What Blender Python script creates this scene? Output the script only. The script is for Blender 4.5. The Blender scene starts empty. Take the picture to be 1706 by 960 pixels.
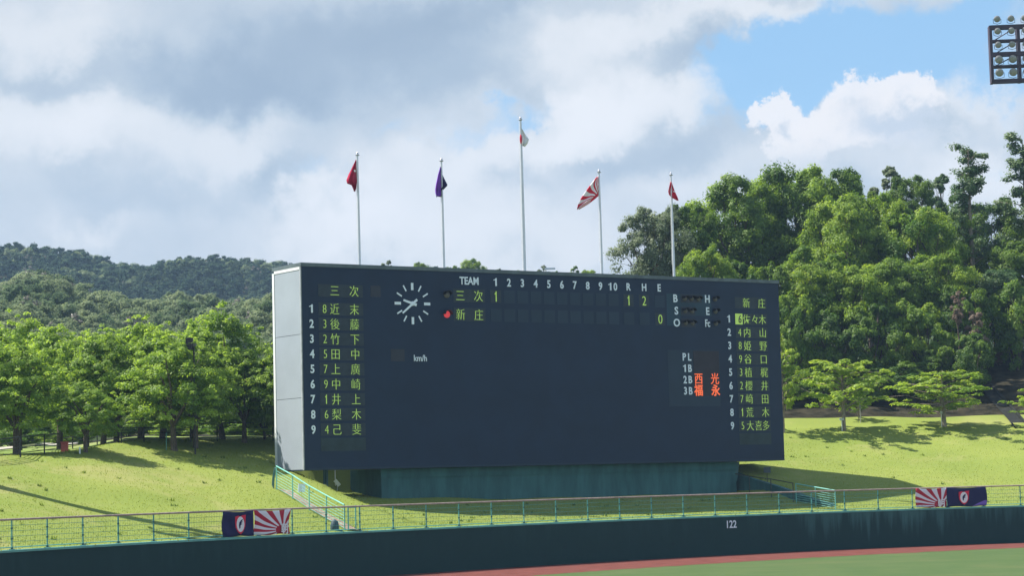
import bpy, math, random
import numpy as np
from mathutils import Matrix, Vector

SC = bpy.context.scene
COL = SC.collection
R = math.radians
rng = np.random.default_rng(7)
random.seed(7)

# ------------------------------------------------------------------ camera
EYE = 4.25                      # metres above the playing field
FPX, PITCH, ROLL = 3745.0, 0.0867, -0.0258
cam_d = bpy.data.cameras.new('camera')
cam = bpy.data.objects.new('camera', cam_d)
COL.objects.link(cam)
SC.camera = cam
cam_d.sensor_width = 36.0
cam_d.lens = 36.0 * FPX / 1706.0
cam_d.clip_start, cam_d.clip_end = 0.5, 6000
_f = Vector((0, math.cos(PITCH), math.sin(PITCH)))
_r0 = Vector((1, 0, 0))
_u0 = _r0.cross(_f)
_r = _r0 * math.cos(ROLL) + _u0 * math.sin(ROLL)
_u = _u0 * math.cos(ROLL) - _r0 * math.sin(ROLL)
cam.matrix_world = Matrix(((_r.x, _u.x, -_f.x, 0), (_r.y, _u.y, -_f.y, 0), (_r.z, _u.z, -_f.z, EYE), (0, 0, 0, 1)))


def ray(px, py):
    a, b = px - 853, py - 480
    c, s = math.cos(ROLL), math.sin(ROLL)
    x, z = (c * a + s * b) / FPX, -(-s * a + c * b) / FPX
    return Vector((x, math.cos(PITCH) - z * math.sin(PITCH), math.sin(PITCH) + z * math.cos(PITCH)))


def at(px, py, d):
    r = ray(px, py)
    return Vector((0, 0, EYE)) + r * (d / r.y)


# ------------------------------------------------------------------ sun and sky
SUN_EL = R(55)
SUN_AZ = math.atan2(-0.972, 0.235)          # clockwise from +Y: behind the board, to the left
sun_d = bpy.data.lights.new('sun', 'SUN')
sun_d.energy, sun_d.angle, sun_d.color = 4.8, R(0.55), (1.0, 0.95, 0.86)
sun = bpy.data.objects.new('sun', sun_d)
COL.objects.link(sun)
_sd = Vector((math.sin(SUN_AZ) * math.cos(SUN_EL), math.cos(SUN_AZ) * math.cos(SUN_EL), math.sin(SUN_EL)))
sun.rotation_euler = (-_sd).to_track_quat('-Z', 'Y').to_euler()
sun.location = (0, 0, 150)
SC.view_settings.view_transform = 'Standard'
SC.view_settings.look = 'None'
SC.view_settings.exposure = 1.0
SC.view_settings.gamma = 1.0
SC.view_settings.use_curve_mapping = False

world = bpy.data.worlds.new('World')
SC.world = world
world.use_nodes = True
NT = world.node_tree
NT.nodes.clear()


class G:
    """tiny node-graph helper"""
    def __init__(s, nt):
        s.nt = nt

    def n(s, typ, **kw):
        nd = s.nt.nodes.new(typ)
        for k, v in kw.items():
            setattr(nd, k, v)
        return nd

    def put(s, sock, v):
        if isinstance(v, bpy.types.NodeSocket):
            s.nt.links.new(v, sock)
        else:
            sock.default_value = v

    def m(s, op, a, b=0.0, c=None, clamp=False):
        nd = s.n('ShaderNodeMath', operation=op, use_clamp=clamp)
        s.put(nd.inputs[0], a)
        s.put(nd.inputs[1], b)
        if c is not None:
            s.put(nd.inputs[2], c)
        return nd.outputs[0]

    def ramp(s, v, lo, hi):
        nd = s.n('ShaderNodeMapRange', interpolation_type='SMOOTHSTEP')
        s.put(nd.inputs[0], v)
        s.put(nd.inputs[1], lo)
        s.put(nd.inputs[2], hi)
        return nd.outputs[0]

    def mix(s, f, a, b):
        nd = s.n('ShaderNodeMix', data_type='RGBA')
        s.put(nd.inputs[0], f)
        s.put(nd.inputs[6], a if isinstance(a, bpy.types.NodeSocket) else (*a, 1))
        s.put(nd.inputs[7], b if isinstance(b, bpy.types.NodeSocket) else (*b, 1))
        return nd.outputs[2]

    def noise(s, vec, scale, detail=4, rough=0.55, dist=0.0, col=False):
        nd = s.n('ShaderNodeTexNoise')
        if vec is not None:
            s.put(nd.inputs['Vector'], vec)
        nd.inputs['Scale'].default_value = scale
        nd.inputs['Detail'].default_value = detail
        nd.inputs['Roughness'].default_value = rough
        nd.inputs['Distortion'].default_value = dist
        return nd.outputs['Color' if col else 'Fac']


def build_sky():
    g = G(NT)
    sky = g.n('ShaderNodeTexSky', sky_type='NISHITA', sun_disc=False, sun_elevation=SUN_EL, sun_rotation=SUN_AZ,
              altitude=300.0, air_density=1.0, dust_density=0.6, ozone_density=1.0)
    tc = g.n('ShaderNodeTexCoord')
    d = tc.outputs['Generated']
    sp = g.n('ShaderNodeSeparateXYZ')
    g.put(sp.inputs[0], d)
    az = g.m('ARCTAN2', sp.outputs[0], sp.outputs[1])
    el = g.m('ARCSINE', sp.outputs[2])
    # turbulent warp of the two angles, so that every cloud edge is ragged
    w1 = g.noise(d, 22, 8, 0.62, col=True)
    s1 = g.n('ShaderNodeSeparateColor')
    g.put(s1.inputs[0], w1)
    waz = g.m('ADD', az, g.m('MULTIPLY', g.m('SUBTRACT', s1.outputs[0], 0.5), 0.085))
    wel = g.m('ADD', el, g.m('MULTIPLY', g.m('SUBTRACT', s1.outputs[1], 0.5), 0.07))
    w2 = g.noise(d, 70, 9, 0.66, col=True)
    s2 = g.n('ShaderNodeSeparateColor')
    g.put(s2.inputs[0], w2)
    caz = g.m('ADD', az, g.m('MULTIPLY', g.m('SUBTRACT', s2.outputs[0], 0.5), 0.030))
    cel = g.m('ADD', el, g.m('MULTIPLY', g.m('SUBTRACT', s2.outputs[1], 0.5), 0.030))

    def ang(px, py):
        r = ray(px, py).normalized()
        return math.atan2(r.x, r.y), math.asin(r.z)

    def blob(px, py, rx, ry, A, E, rot=0.0):
        a, e = ang(px, py)
        dx, dy = g.m('SUBTRACT', A, a), g.m('SUBTRACT', E, e)
        c, s = math.cos(rot), math.sin(rot)
        x = g.m('ADD', g.m('MULTIPLY', dx, c), g.m('MULTIPLY', dy, s))
        y = g.m('SUBTRACT', g.m('MULTIPLY', dy, c), g.m('MULTIPLY', dx, s))
        q = g.m('ADD', g.m('POWER', g.m('MULTIPLY', x, FPX / rx), 2.0), g.m('POWER', g.m('MULTIPLY', y, FPX / ry), 2.0))
        return g.m('POWER', 2.718, g.m('MULTIPLY', q, -1.0))

    def total(lst, A, E):
        t = None
        for px, py, rx, ry, k, rot in lst:
            v = g.m('MULTIPLY', blob(px, py, rx, ry, A, E, R(rot)), k)
            t = v if t is None else g.m('ADD', t, v)
        return t
    # gaps of clear blue between the clouds
    gaps = total([(1330, 105, 150, 62, 1.0, 10), (1560, 60, 150, 75, 1.0, 12), (1285, 140, 80, 62, 1.0, 20), (1440, 125, 60, 40, .6, 0),
                  (845, 178, 80, 22, .44, 22), (770, 235, 55, 20, .26, 30), (1690, 130, 60, 40, .5, 0), (1700, 260, 45, 30, .35, 0),
                  (560, 300, 60, 35, .28, 30), (690, 205, 60, 25, .3, 15)], waz, wel)
    broad = g.noise(d, 6.5, 6, 0.55)
    fine = g.noise(d, 26, 7, 0.6)
    gap = g.ramp(g.m('ADD', gaps, g.m('MULTIPLY', g.m('SUBTRACT', fine, 0.5), 0.35)), 0.12, 0.62)
    # away from this bank of cloud the sky is broken: blue with scattered cloud
    off = g.m('ADD', g.m('MULTIPLY', az, az), g.m('MULTIPLY', g.m('SUBTRACT', el, .1), g.m('MULTIPLY', g.m('SUBTRACT', el, .1), 2.0)))
    wide = g.ramp(off, .075, .30)
    open_ = g.m('MULTIPLY', g.ramp(g.noise(d, 3.4, 6, .58), .40, .58), wide)
    gap = g.m('MAXIMUM', gap, open_)
    # light and shade within the cloud sheet
    lum = total([(110, 215, 190, 60, .50, 0), (150, 175, 60, 32, .22, 0), (60, 40, 190, 60, .30, -10), (140, 375, 70, 26, .30, 0),
                 (420, 270, 110, 55, .28, 0), (560, 385, 110, 40, .45, 35), (760, 290, 130, 55, .50, 20), (690, 390, 190, 50, .28, 0),
                 (960, 185, 85, 48, .75, 35), (1090, 160, 130, 45, .55, 0), (930, 250, 90, 35, .40, 20), (1010, 25, 130, 32, .40, 0),
                 (960, 75, 60, 28, .32, 20), (1260, 20, 120, 26, .45, -5), (1120, 300, 130, 45, .20, 0), (1640, 150, 90, 50, .42, 0),
                 (1650, 285, 70, 55, .55, 0), (1400, 285, 240, 45, .22, 0), (860, 395, 260, 55, .30, 0), (560, 350, 50, 30, .2, 20)], waz, wel)
    dark = total([(390, 130, 170, 62, .75, -6), (640, 70, 170, 60, .60, 0), (70, 125, 130, 28, .30, 8), (470, 165, 140, 35, .32, 0),
                  (1130, 235, 130, 40, .22, 0), (850, 300, 55, 28, .34, 0), (985, 275, 120, 26, .32, 0), (1180, 95, 110, 34, .40, -12),
                  (780, 20, 90, 40, .45, 0), (490, 310, 70, 35, .45, 30), (150, 285, 90, 30, .22, 0), (1600, 200, 90, 28, .24, 0),
                  (300, 340, 120, 30, .18, 0), (830, 130, 130, 30, .25, 0)], waz, wel)
    v = g.m('ADD', g.m('SUBTRACT', lum, dark), g.m('MULTIPLY', g.m('SUBTRACT', broad, 0.5), 0.55))
    v = g.m('ADD', v, g.m('MULTIPLY', g.m('SUBTRACT', fine, 0.5), 0.30))
    v = g.ramp(v, -0.95, 1.0)
    cr = g.n('ShaderNodeValToRGB')
    g.put(cr.inputs[0], v)
    e0, e1 = cr.color_ramp.elements
    e0.position, e0.color = 0.0, (1.7, 2.2, 2.85, 1)
    e1.position, e1.color = 1.0, (4.45, 4.55, 4.75, 1)
    for p, c in ((0.26, (2.15, 2.65, 3.25)), (0.48, (2.85, 3.25, 3.7)), (0.70, (3.85, 4.05, 4.3))):
        e = cr.color_ramp.elements.new(p)
        e.color = (*c, 1)
    blue = g.mix(g.m('SUBTRACT', .72, g.m('MULTIPLY', wide, .45)), sky.outputs[0], (1.2, 2.55, 4.1))
    out = g.mix(g.m('MULTIPLY', gap, 0.97), cr.outputs[0], blue)
    # the crisp heaped cloud on the right, sunlit on its upper left
    cum = total([(1300, 192, 36, 28, 1.0, 0), (1345, 222, 40, 30, .9, 0), (1415, 150, 38, 30, 1.0, 0), (1475, 146, 38, 26, .95, 0),
                 (1535, 150, 34, 30, 1.0, 0), (1400, 200, 55, 34, .7, 0), (1480, 190, 70, 34, .7, 0), (1310, 240, 30, 32, .9, 0),
                 (1420, 240, 100, 34, .55, 0), (1540, 215, 70, 45, .40, 0), (1275, 185, 26, 24, .8, 0), (1330, 260, 30, 26, .6, 0)], caz, cel)
    cm = g.m('MULTIPLY', g.ramp(g.m('ADD', cum, g.m('MULTIPLY', g.m('SUBTRACT', g.noise(d, 110, 8, .65), .5), .5)), 0.42, 0.78), g.ramp(el, .128, .150))
    csh = total([(1480, 205, 70, 26, .75, 0), (1308, 222, 13, 15, .7, 0), (1395, 262, 90, 16, .55, 0), (1420, 175, 30, 12, .25, 20),
                 (1590, 225, 90, 45, .6, 0), (1540, 190, 30, 20, .4, 0)], caz, cel)
    cnoise = g.noise(d, 55, 8, 0.62)
    cl = g.ramp(g.m('ADD', csh, g.m('MULTIPLY', g.m('SUBTRACT', cnoise, 0.5), 1.1)), -0.05, 0.95)
    ccol = g.mix(cl, (4.85, 4.75, 4.8), (3.1, 3.5, 4.05))
    out = g.mix(g.m('MULTIPLY', cm, 0.93), out, ccol)
    bg = g.n('ShaderNodeBackground')
    g.put(bg.inputs[0], out)
    bg.inputs[1].default_value = 0.1
    wo = g.n('ShaderNodeOutputWorld')
    NT.links.new(bg.outputs[0], wo.inputs[0])


build_sky()

# ------------------------------------------------------------------ materials
MATS = {}


def mat(name, col, rough=0.6, spec=0.3, metal=0.0, var=0.12, scale=1.5, col2=None, bump=0.0, bscale=40.0, stretch=None, emit=None, estr=1.0):
    if name in MATS:
        return MATS[name]
    m = bpy.data.materials.new(name)
    m.use_nodes = True
    g = G(m.node_tree)
    b = m.node_tree.nodes['Principled BSDF']
    tc = g.n('ShaderNodeTexCoord')
    vec = tc.outputs['Object']
    if stretch:
        mp = g.n('ShaderNodeMapping')
        g.put(mp.inputs[0], vec)
        mp.inputs['Scale'].default_value = stretch
        vec = mp.outputs[0]
    n = g.noise(vec, scale, 6, 0.6)
    c2 = col2 or tuple(min(1, c * (1 + 2.2 * var)) for c in col)
    c1 = col if col2 else tuple(c * (1 - 1.6 * var) for c in col)
    g.put(b.inputs['Base Color'], g.mix(g.ramp(n, 0.28, 0.72), c1, c2))
    b.inputs['Roughness'].default_value = rough
    b.inputs['Specular IOR Level'].default_value = spec
    b.inputs['Metallic'].default_value = metal
    if bump:
        bp = g.n('ShaderNodeBump')
        bp.inputs['Strength'].default_value = bump
        bp.inputs['Distance'].default_value = 0.05
        g.put(bp.inputs['Height'], g.noise(vec, bscale, 4))
        g.put(b.inputs['Normal'], bp.outputs[0])
    if emit:
        b.inputs['Emission Color'].default_value = (*emit, 1)
        b.inputs['Emission Strength'].default_value = estr
    MATS[name] = m
    return m


def leaf_mat(name, lo, hi, trans=0.45, spread=0.25, spec=.35):
    m = bpy.data.materials.new(name)
    m.use_nodes = True
    nt = m.node_tree
    nt.nodes.clear()
    g = G(nt)
    at_ = g.n('ShaderNodeAttribute', attribute_name='tone')
    oi = g.n('ShaderNodeObjectInfo')
    t = g.m('ADD', at_.outputs['Fac'], g.m('MULTIPLY', g.m('SUBTRACT', oi.outputs['Random'], 0.5), spread), clamp=True)
    c = g.mix(t, lo, hi)
    df = g.n('ShaderNodeBsdfPrincipled')
    g.put(df.inputs['Base Color'], c)
    df.inputs['Roughness'].default_value = 0.5
    df.inputs['Specular IOR Level'].default_value = spec
    tr = g.n('ShaderNodeBsdfTranslucent')
    hs = g.n('ShaderNodeHueSaturation')
    hs.inputs['Hue'].default_value = 0.485
    hs.inputs['Saturation'].default_value = 1.1
    hs.inputs['Value'].default_value = 1.35
    g.put(hs.inputs['Color'], c)
    g.put(tr.inputs[0], hs.outputs[0])
    mx = g.n('ShaderNodeMixShader')
    mx.inputs[0].default_value = trans
    nt.links.new(df.outputs[0], mx.inputs[1])
    nt.links.new(tr.outputs[0], mx.inputs[2])
    o = g.n('ShaderNodeOutputMaterial')
    nt.links.new(mx.outputs[0], o.inputs[0])
    return m


M_NAVY = mat('navy board paint', (.0065, .020, .050), .5, .3, var=.06, scale=.5)
M_NAVY2 = mat('navy plate paint', (.016, .034, .060), .5, .3, var=.06, scale=.6)
M_NAVY3 = mat('lighter score plate paint', (.015, .046, .072), .5, .3, var=.06, scale=.6)
M_DARKWIN = mat('dark display glass', (.016, .019, .030), .35, .4, var=.05)
M_WIN = mat('dot display face', (.020, .032, .042), .45, .35, var=.10, scale=3)
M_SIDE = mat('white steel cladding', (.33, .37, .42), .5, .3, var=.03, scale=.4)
M_WHITE = mat('white paint', (.80, .87, .94), .5, .3, var=.01)
M_TRIM = mat('pale trim', (.75, .77, .78), .4, .4, var=.03)
M_TEALWALL = mat('teal render', (.046, .125, .128), .75, .2, var=.14, scale=.8, stretch=(1.6, 1.6, .35), bump=.15, bscale=9)
M_TEAL = mat('teal steel paint', (.10, .33, .29), .45, .4, var=.08)
M_TEALDARK = mat('dark teal steel', (.03, .10, .10), .45, .4, var=.08)
M_RAIL = mat('brown handrail cover', (.33, .25, .22), .6, .3, var=.12, scale=4)
M_WIRE = mat('teal coated wire', (.05, .17, .15), .5, .4)
M_STEEL = mat('brushed steel pole', (.62, .63, .65), .35, .5, metal=.35, var=.04)
M_BLACK = mat('black metal', (.018, .018, .022), .5, .4)
M_TOWER = mat('dark purple steel', (.055, .040, .060), .55, .35, var=.15)
M_LENS = mat('floodlight glass', (.26, .265, .27), .25, .6, var=.08, scale=6)
M_REFL = mat('grey lamp housing', (.25, .25, .26), .4, .5)
M_BARK = mat('grey brown bark', (.115, .09, .07), .9, .15, var=.3, scale=6, stretch=(3, 3, .6), bump=.5, bscale=12)
M_PALEBARK = mat('pale bark', (.24, .20, .16), .9, .15, var=.25, scale=6, stretch=(3, 3, .6), bump=.4, bscale=12)
M_GREEN_LED = mat('lit green dots', (.1, .16, .05), .5, .2, emit=(.31, .50, .10), estr=.40)
M_ORANGE_LED = mat('lit orange dots', (.2, .05, .02), .5, .2, emit=(.90, .15, .05), estr=.50)
M_RED_LED = mat('lit red lamp', (.3, .02, .02), .4, .3, emit=(.55, .05, .06), estr=.42)
M_LAMPOFF = mat('unlit lamp lens', (.10, .095, .09), .3, .5)
M_RED = mat('red cloth', (.66, .035, .07), .8, .1, var=.10)
M_MAROON = mat('maroon cloth', (.36, .022, .06), .8, .1, var=.14)
M_PURPLE = mat('purple cloth', (.20, .06, .42), .8, .1, var=.12)
M_NAVYCLOTH = mat('navy cloth', (.020, .020, .075), .8, .1, var=.14)
M_WCLOTH = mat('white cloth', (.78, .77, .78), .8, .1, var=.03)
M_CONC = mat('pale concrete', (.40, .38, .34), .85, .2, var=.14, scale=2.5, bump=.2)
M_PINKBOX = mat('faded red paint', (.62, .12, .12), .6, .3)
M_COVER = mat('slate cover', (.045, .075, .10), .6, .3, var=.15, scale=5)


def streaked_wall():
    m = bpy.data.materials.new('streaked teal wall paint')
    m.use_nodes = True
    g = G(m.node_tree)
    b = m.node_tree.nodes['Principled BSDF']
    tc = g.n('ShaderNodeTexCoord')
    sp = g.n('ShaderNodeSeparateXYZ')
    g.put(sp.inputs[0], tc.outputs['Object'])
    mp = g.n('ShaderNodeMapping')
    g.put(mp.inputs[0], tc.outputs['Object'])
    mp.inputs['Scale'].default_value = (1, 1, .05)
    st = g.noise(mp.outputs[0], 1.1, 7, .7)
    big = g.noise(mp.outputs[0], .16, 3, .5)
    fine = g.noise(tc.outputs['Object'], 3, 5, .6)
    # rain-washed chalky streaks hang from the coping, strongest on the right-hand stretch
    lenn = g.m('MULTIPLY', g.ramp(st, .38, .72), 1.9)
    hgt = g.ramp(g.m('ADD', sp.outputs[2], g.m('SUBTRACT', lenn, 1.2)), .55, 1.95)
    side = g.m('ADD', .10, g.m('MULTIPLY', g.ramp(sp.outputs[0], 9.0, 22.0), .80))
    k = g.m('MULTIPLY', g.m('MULTIPLY', hgt, side), g.ramp(big, .25, .6), clamp=True)
    spots = g.ramp(g.noise(tc.outputs['Object'], 1.9, 3, .5), .70, .74)
    base = g.mix(fine, (.006, .036, .036), (.010, .045, .044))
    g.put(b.inputs['Base Color'], g.mix(g.m('MULTIPLY', spots, .35), g.mix(k, base, (.050, .140, .135)), (.008, .020, .026)))
    b.inputs['Roughness'].default_value = .75
    b.inputs['Specular IOR Level'].default_value = .2
    return m


M_FIELDWALL = streaked_wall()


def grass_mat(name, a, b_, c_, sc=.25, dry=None, stripes=None):
    m = bpy.data.materials.new(name)
    m.use_nodes = True
    g = G(m.node_tree)
    b = m.node_tree.nodes['Principled BSDF']
    tc = g.n('ShaderNodeTexCoord')
    v = tc.outputs['Object']
    n1 = g.noise(v, sc, 6, .6)
    n2 = g.noise(v, 3.1, 6, .7)
    col = g.mix(g.ramp(n1, .32, .68), a, b_)
    col = g.mix(g.m('MULTIPLY', g.ramp(n2, .5, .8), .55), col, c_)
    if dry:
        n3 = g.noise(v, .13, 8, .66, 1.0)
        col = g.mix(g.m('MULTIPLY', g.ramp(n3, .50, .70), .75), col, dry)
    n4 = g.noise(v, 14, 3, .7)
    mxx = g.n('ShaderNodeMix', data_type='RGBA', blend_type='MULTIPLY')
    mxx.inputs[0].default_value = .22
    g.put(mxx.inputs[6], col)
    cr = g.n('ShaderNodeMapRange')
    g.put(cr.inputs[0], n4)
    cr.inputs[1].default_value, cr.inputs[2].default_value, cr.inputs[3].default_value, cr.inputs[4].default_value = .3, .7, .6, 1.25
    cc = g.n('ShaderNodeCombineColor')
    for i in range(3):
        g.put(cc.inputs[i], cr.outputs[0])
    g.put(mxx.inputs[7], cc.outputs[0])
    g.put(b.inputs['Base Color'], mxx.outputs[2])
    b.inputs['Roughness'].default_value = .9
    b.inputs['Specular IOR Level'].default_value = .08
    bp = g.n('ShaderNodeBump')
    bp.inputs['Strength'].default_value = .25
    bp.inputs['Distance'].default_value = .05
    g.put(bp.inputs['Height'], n2)
    g.put(b.inputs['Normal'], bp.outputs[0])
    return m


M_LAWN = grass_mat('sunny lawn', (.178, .228, .046), (.212, .252, .056), (.135, .192, .036), .16, dry=(.285, .275, .105))
M_FIELD = grass_mat('outfield turf', (.062, .104, .036), (.078, .116, .042), (.050, .088, .030), .35, dry=(.100, .122, .050))
M_BLADE = leaf_mat('lawn blades', (.15, .22, .035), (.27, .31, .07), .5)
M_WEED = leaf_mat('weed blades', (.085, .14, .025), (.16, .22, .04), .5)
M_TRACK = mat('brick red clay', (.130, .043, .035), .95, .1, var=.10, scale=1.2, bump=.3, bscale=25)
M_HILLSIDE = mat('hillside soil in painted shade', (.007, .008, .005), .95, .05, var=.0, scale=.9, col2=(.050, .044, .028), bump=.6, bscale=3)  # shade of the wood put into the soil colour, with paler litter
M_HILL = mat('far hill undergrowth', (.020, .036, .014), .95, .05, col2=(.045, .065, .025), scale=.06)
M_PATHG = mat('pale path gravel', (.52, .48, .42), .95, .1, var=.1, scale=2)
M_GROUND = mat('rough ground', (.06, .085, .03), .95, .1, col2=(.10, .12, .05), scale=.1)


# ------------------------------------------------------------------ object helpers
def tag(o, label=None, cat=None, group=None, kind=None):
    if label: o['label'] = label
    if cat: o['category'] = cat
    if group: o['group'] = group
    if kind: o['kind'] = kind
    return o


def empty(name, loc=(0, 0, 0), rz=0.0):
    o = bpy.data.objects.new(name, None)
    o.empty_display_size = .3
    COL.objects.link(o)
    o.location = loc
    o.rotation_euler = (0, 0, rz)
    return o


def link(name, mesh, parent=None, loc=None, rot=None):
    o = bpy.data.objects.new(name, mesh)
    COL.objects.link(o)
    if parent: o.parent = parent
    if loc is not None: o.location = loc
    if rot is not None: o.rotation_euler = rot
    return o


class MB:
    """collects boxes, tubes and polygons into ONE mesh"""
    def __init__(s):
        s.v, s.f, s.sm = [], [], []

    def add(s, vs, fs, smooth=False):
        k = len(s.v)
        s.v += [tuple(v) for v in vs]
        s.f += [tuple(i + k for i in f) for f in fs]
        s.sm += [smooth] * len(fs)
        return s

    def box(s, x0, x1, y0, y1, z0, z1, M=None, ch=0.0):
        vs = [(x, y, z) for z in (z0, z1) for y in (y0, y1) for x in (x0, x1)]
        if M: vs = [M @ Vector(v) for v in vs]
        return s.add(vs, [(0, 2, 3, 1), (4, 5, 7, 6), (0, 1, 5, 4), (2, 6, 7, 3), (0, 4, 6, 2), (1, 3, 7, 5)])

    def tube(s, pts, r, n=8, caps=True, smooth=True):
        pts = [Vector(p) for p in pts]
        rs = r if isinstance(r, (list, tuple)) else [r] * len(pts)
        k, vs = len(pts), []
        t0 = (pts[1] - pts[0]).normalized()
        up = Vector((0, 0, 1)) if abs(t0.z) < .9 else Vector((1, 0, 0))
        a = t0.cross(up).normalized()
        for i, p in enumerate(pts):
            t = (pts[min(i + 1, k - 1)] - pts[max(i - 1, 0)]).normalized()
            a = (a - t * a.dot(t)).normalized()
            b = t.cross(a)
            for j in range(n):
                q = 2 * math.pi * j / n
                vs.append(p + (a * math.cos(q) + b * math.sin(q)) * rs[i])
        fs = [(i * n + j, i * n + (j + 1) % n, (i + 1) * n + (j + 1) % n, (i + 1) * n + j) for i in range(k - 1) for j in range(n)]
        s.add(vs, fs, smooth)
        if caps:
            s.add(vs[:n], [tuple(range(n - 1, -1, -1))])
            s.add(vs[-n:], [tuple(range(n))])
        return s

    def lathe(s, prof, n=12, M=None, smooth=True):
        vs = [(r * math.cos(2 * math.pi * j / n), r * math.sin(2 * math.pi * j / n), z) for r, z in prof for j in range(n)]
        if M: vs = [M @ Vector(v) for v in vs]
        k = len(prof)
        fs = [(i * n + j, i * n + (j + 1) % n, (i + 1) * n + (j + 1) % n, (i + 1) * n + j) for i in range(k - 1) for j in range(n)]
        s.add(vs, fs, smooth)
        s.add(vs[:n], [tuple(range(n - 1, -1, -1))])
        s.add(vs[-n:], [tuple(range(n))])
        return s

    def mesh(s, name, m):
        me = bpy.data.meshes.new(name)
        me.from_pydata(s.v, [], s.f)
        for p, k in zip(me.polygons, s.sm): p.use_smooth = k
        if m: me.materials.append(m)
        me.update()
        return me

    def build(s, name, m, parent=None, loc=None, rot=None):
        return link(name, s.mesh(name, m), parent, loc, rot)


def np_mesh(name, V, F, m, tone=None, smooth=False):
    me = bpy.data.meshes.new(name)
    V = np.asarray(V, np.float32)
    F = np.asarray(F, np.int32)
    k = F.shape[1]
    me.vertices.add(len(V))
    me.vertices.foreach_set('co', V.ravel())
    me.loops.add(F.size)
    me.loops.foreach_set('vertex_index', F.ravel())
    me.polygons.add(len(F))
    me.polygons.foreach_set('loop_start', np.arange(0, F.size, k, dtype=np.int32))
    me.polygons.foreach_set('loop_total', np.full(len(F), k, np.int32))
    if smooth: me.polygons.foreach_set('use_smooth', np.ones(len(F), bool))
    if tone is not None:
        a = me.attributes.new('tone', 'FLOAT', 'POINT')
        a.data.foreach_set('value', np.asarray(tone, np.float32))
    me.materials.append(m)
    me.update()
    me.validate()
    return me


TXT = {}


def one_glyph(mb, x, h, w, depth):
    """the figure 1 with a clear flag, standing at x, cap height h, stroke w"""
    p = [(x, 0), (x + w, 0), (x + w, h), (x + w * .35, h), (x - w * .10, h * .86), (x - w * 1.15, h * .80), (x - w * 1.15, h * .68), (x, h * .74)]
    n = len(p)
    v = [(a, b, -depth) for a, b in p] + [(a, b, depth) for a, b in p]
    tri = [(0, 1, 2, 7), (2, 3, 4, 7), (4, 5, 6, 7)]
    mb.add(v, [tuple(i + n for i in t) for t in tri] + [t[::-1] for t in tri] + [(i, (i + 1) % n, n + (i + 1) % n, n + i) for i in range(n)])


def text_mesh(body, size, m, off=0.0, sx=1.0, depth=.012):
    key = (body, size, m.name, off, sx)
    if key in TXT: return TXT[key]
    if body == '1':
        mb = MB()
        one_glyph(mb, -.02 * size, .727 * size, size * (.155 if off > 0 else .085), depth)
        mb.v = [((x * max(sx, .8)), y - .3635 * size, z) for x, y, z in mb.v]
        TXT[key] = mb.mesh('lettering', m)
        return TXT[key]
    c = bpy.data.curves.new('lettering', 'FONT')
    c.body, c.size, c.offset, c.extrude, c.resolution_u = body, size, off, depth, 3
    o = bpy.data.objects.new('lettering', c)
    COL.objects.link(o)
    dg = bpy.context.evaluated_depsgraph_get()
    me = bpy.data.meshes.new_from_object(o.evaluated_get(dg))
    bpy.data.objects.remove(o)
    bpy.data.curves.remove(c)
    co = np.zeros(len(me.vertices) * 3, np.float32)
    me.vertices.foreach_get('co', co)
    co = co.reshape(-1, 3)
    if len(body) == 1 and ord(body) > 0x3000:      # full-width characters keep their cell
        co[:, 0] -= .5 * size
        co[:, 1] -= .38 * size
    else:
        co[:, 0] -= (co[:, 0].min() + co[:, 0].max()) / 2
        co[:, 1] -= (co[:, 1].min() + co[:, 1].max()) / 2
    co[:, 0] *= sx
    me.vertices.foreach_set('co', co.ravel())
    me.materials.clear()
    me.materials.append(m)
    me.update()
    TXT[key] = me
    return me


# ------------------------------------------------------------------ outfield wall line and the ground behind it
WALL = np.array([(-30, 25), (-29.2, 40), (-27.2, 55), (-24.27, 66.99), (-23.21, 75.09), (-21.76, 80.84), (-19.8, 86.34), (-18.22, 89.88), (-16.44, 93.34), (-14.47, 96.72), (-12.31, 100.04),
                 (-9.97, 103.3), (-7.37, 106.61), (-4.76, 109.67), (-1.9, 112.76), (1.13, 115.77), (4.31, 118.69), (7.63, 121.48), (11.55, 124.42), (14.66, 126.49),
                 (18.32, 128.61), (22.03, 130.39), (25.76, 131.75), (29.66, 132.64), (34.75, 132.9), (42, 131.6), (52, 126.5), (62, 117)])


def resample(P, step):
    d = np.r_[0, np.cumsum(np.hypot(*np.diff(P, axis=0).T))]
    # smooth with a periodic-free cubic through a fine linear + box filter
    q = np.arange(0, d[-1], .25)
    x, y = np.interp(q, d, P[:, 0]), np.interp(q, d, P[:, 1])
    k = np.ones(33) / 33
    x = np.convolve(np.pad(x, 16, mode='reflect', reflect_type='odd'), k, 'valid')
    y = np.convolve(np.pad(y, 16, mode='reflect', reflect_type='odd'), k, 'valid')
    d2 = np.r_[0, np.cumsum(np.hypot(np.diff(x), np.diff(y)))]
    q = np.arange(0, d2[-1], step)
    return np.c_[np.interp(q, d2, x), np.interp(q, d2, y)]


WP = resample(WALL, .5)
WT = np.gradient(WP, axis=0)
WT /= np.hypot(*WT.T)[:, None]
WN = np.c_[-WT[:, 1], WT[:, 0]]                 # outward, away from the field
WALL_TOP, RAIL_Z = EYE - 2.065, EYE - .866

PHI, BH = .5911, 11.0
BW, BD = 3.0333 * BH, .2913 * BH
BO = Vector((-1.0248 * BH, 10.876 * BH, EYE + .0874 * BH))
BU = Vector((math.cos(PHI), math.sin(PHI), 0))
BN = Vector((-math.sin(PHI), math.cos(PHI), 0))


def sstep(a, b, x):
    t = np.clip((x - a) / (b - a), 0, 1)
    return t * t * (3 - 2 * t)


_ph = rng.uniform(0, 6.28, 12)


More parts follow.
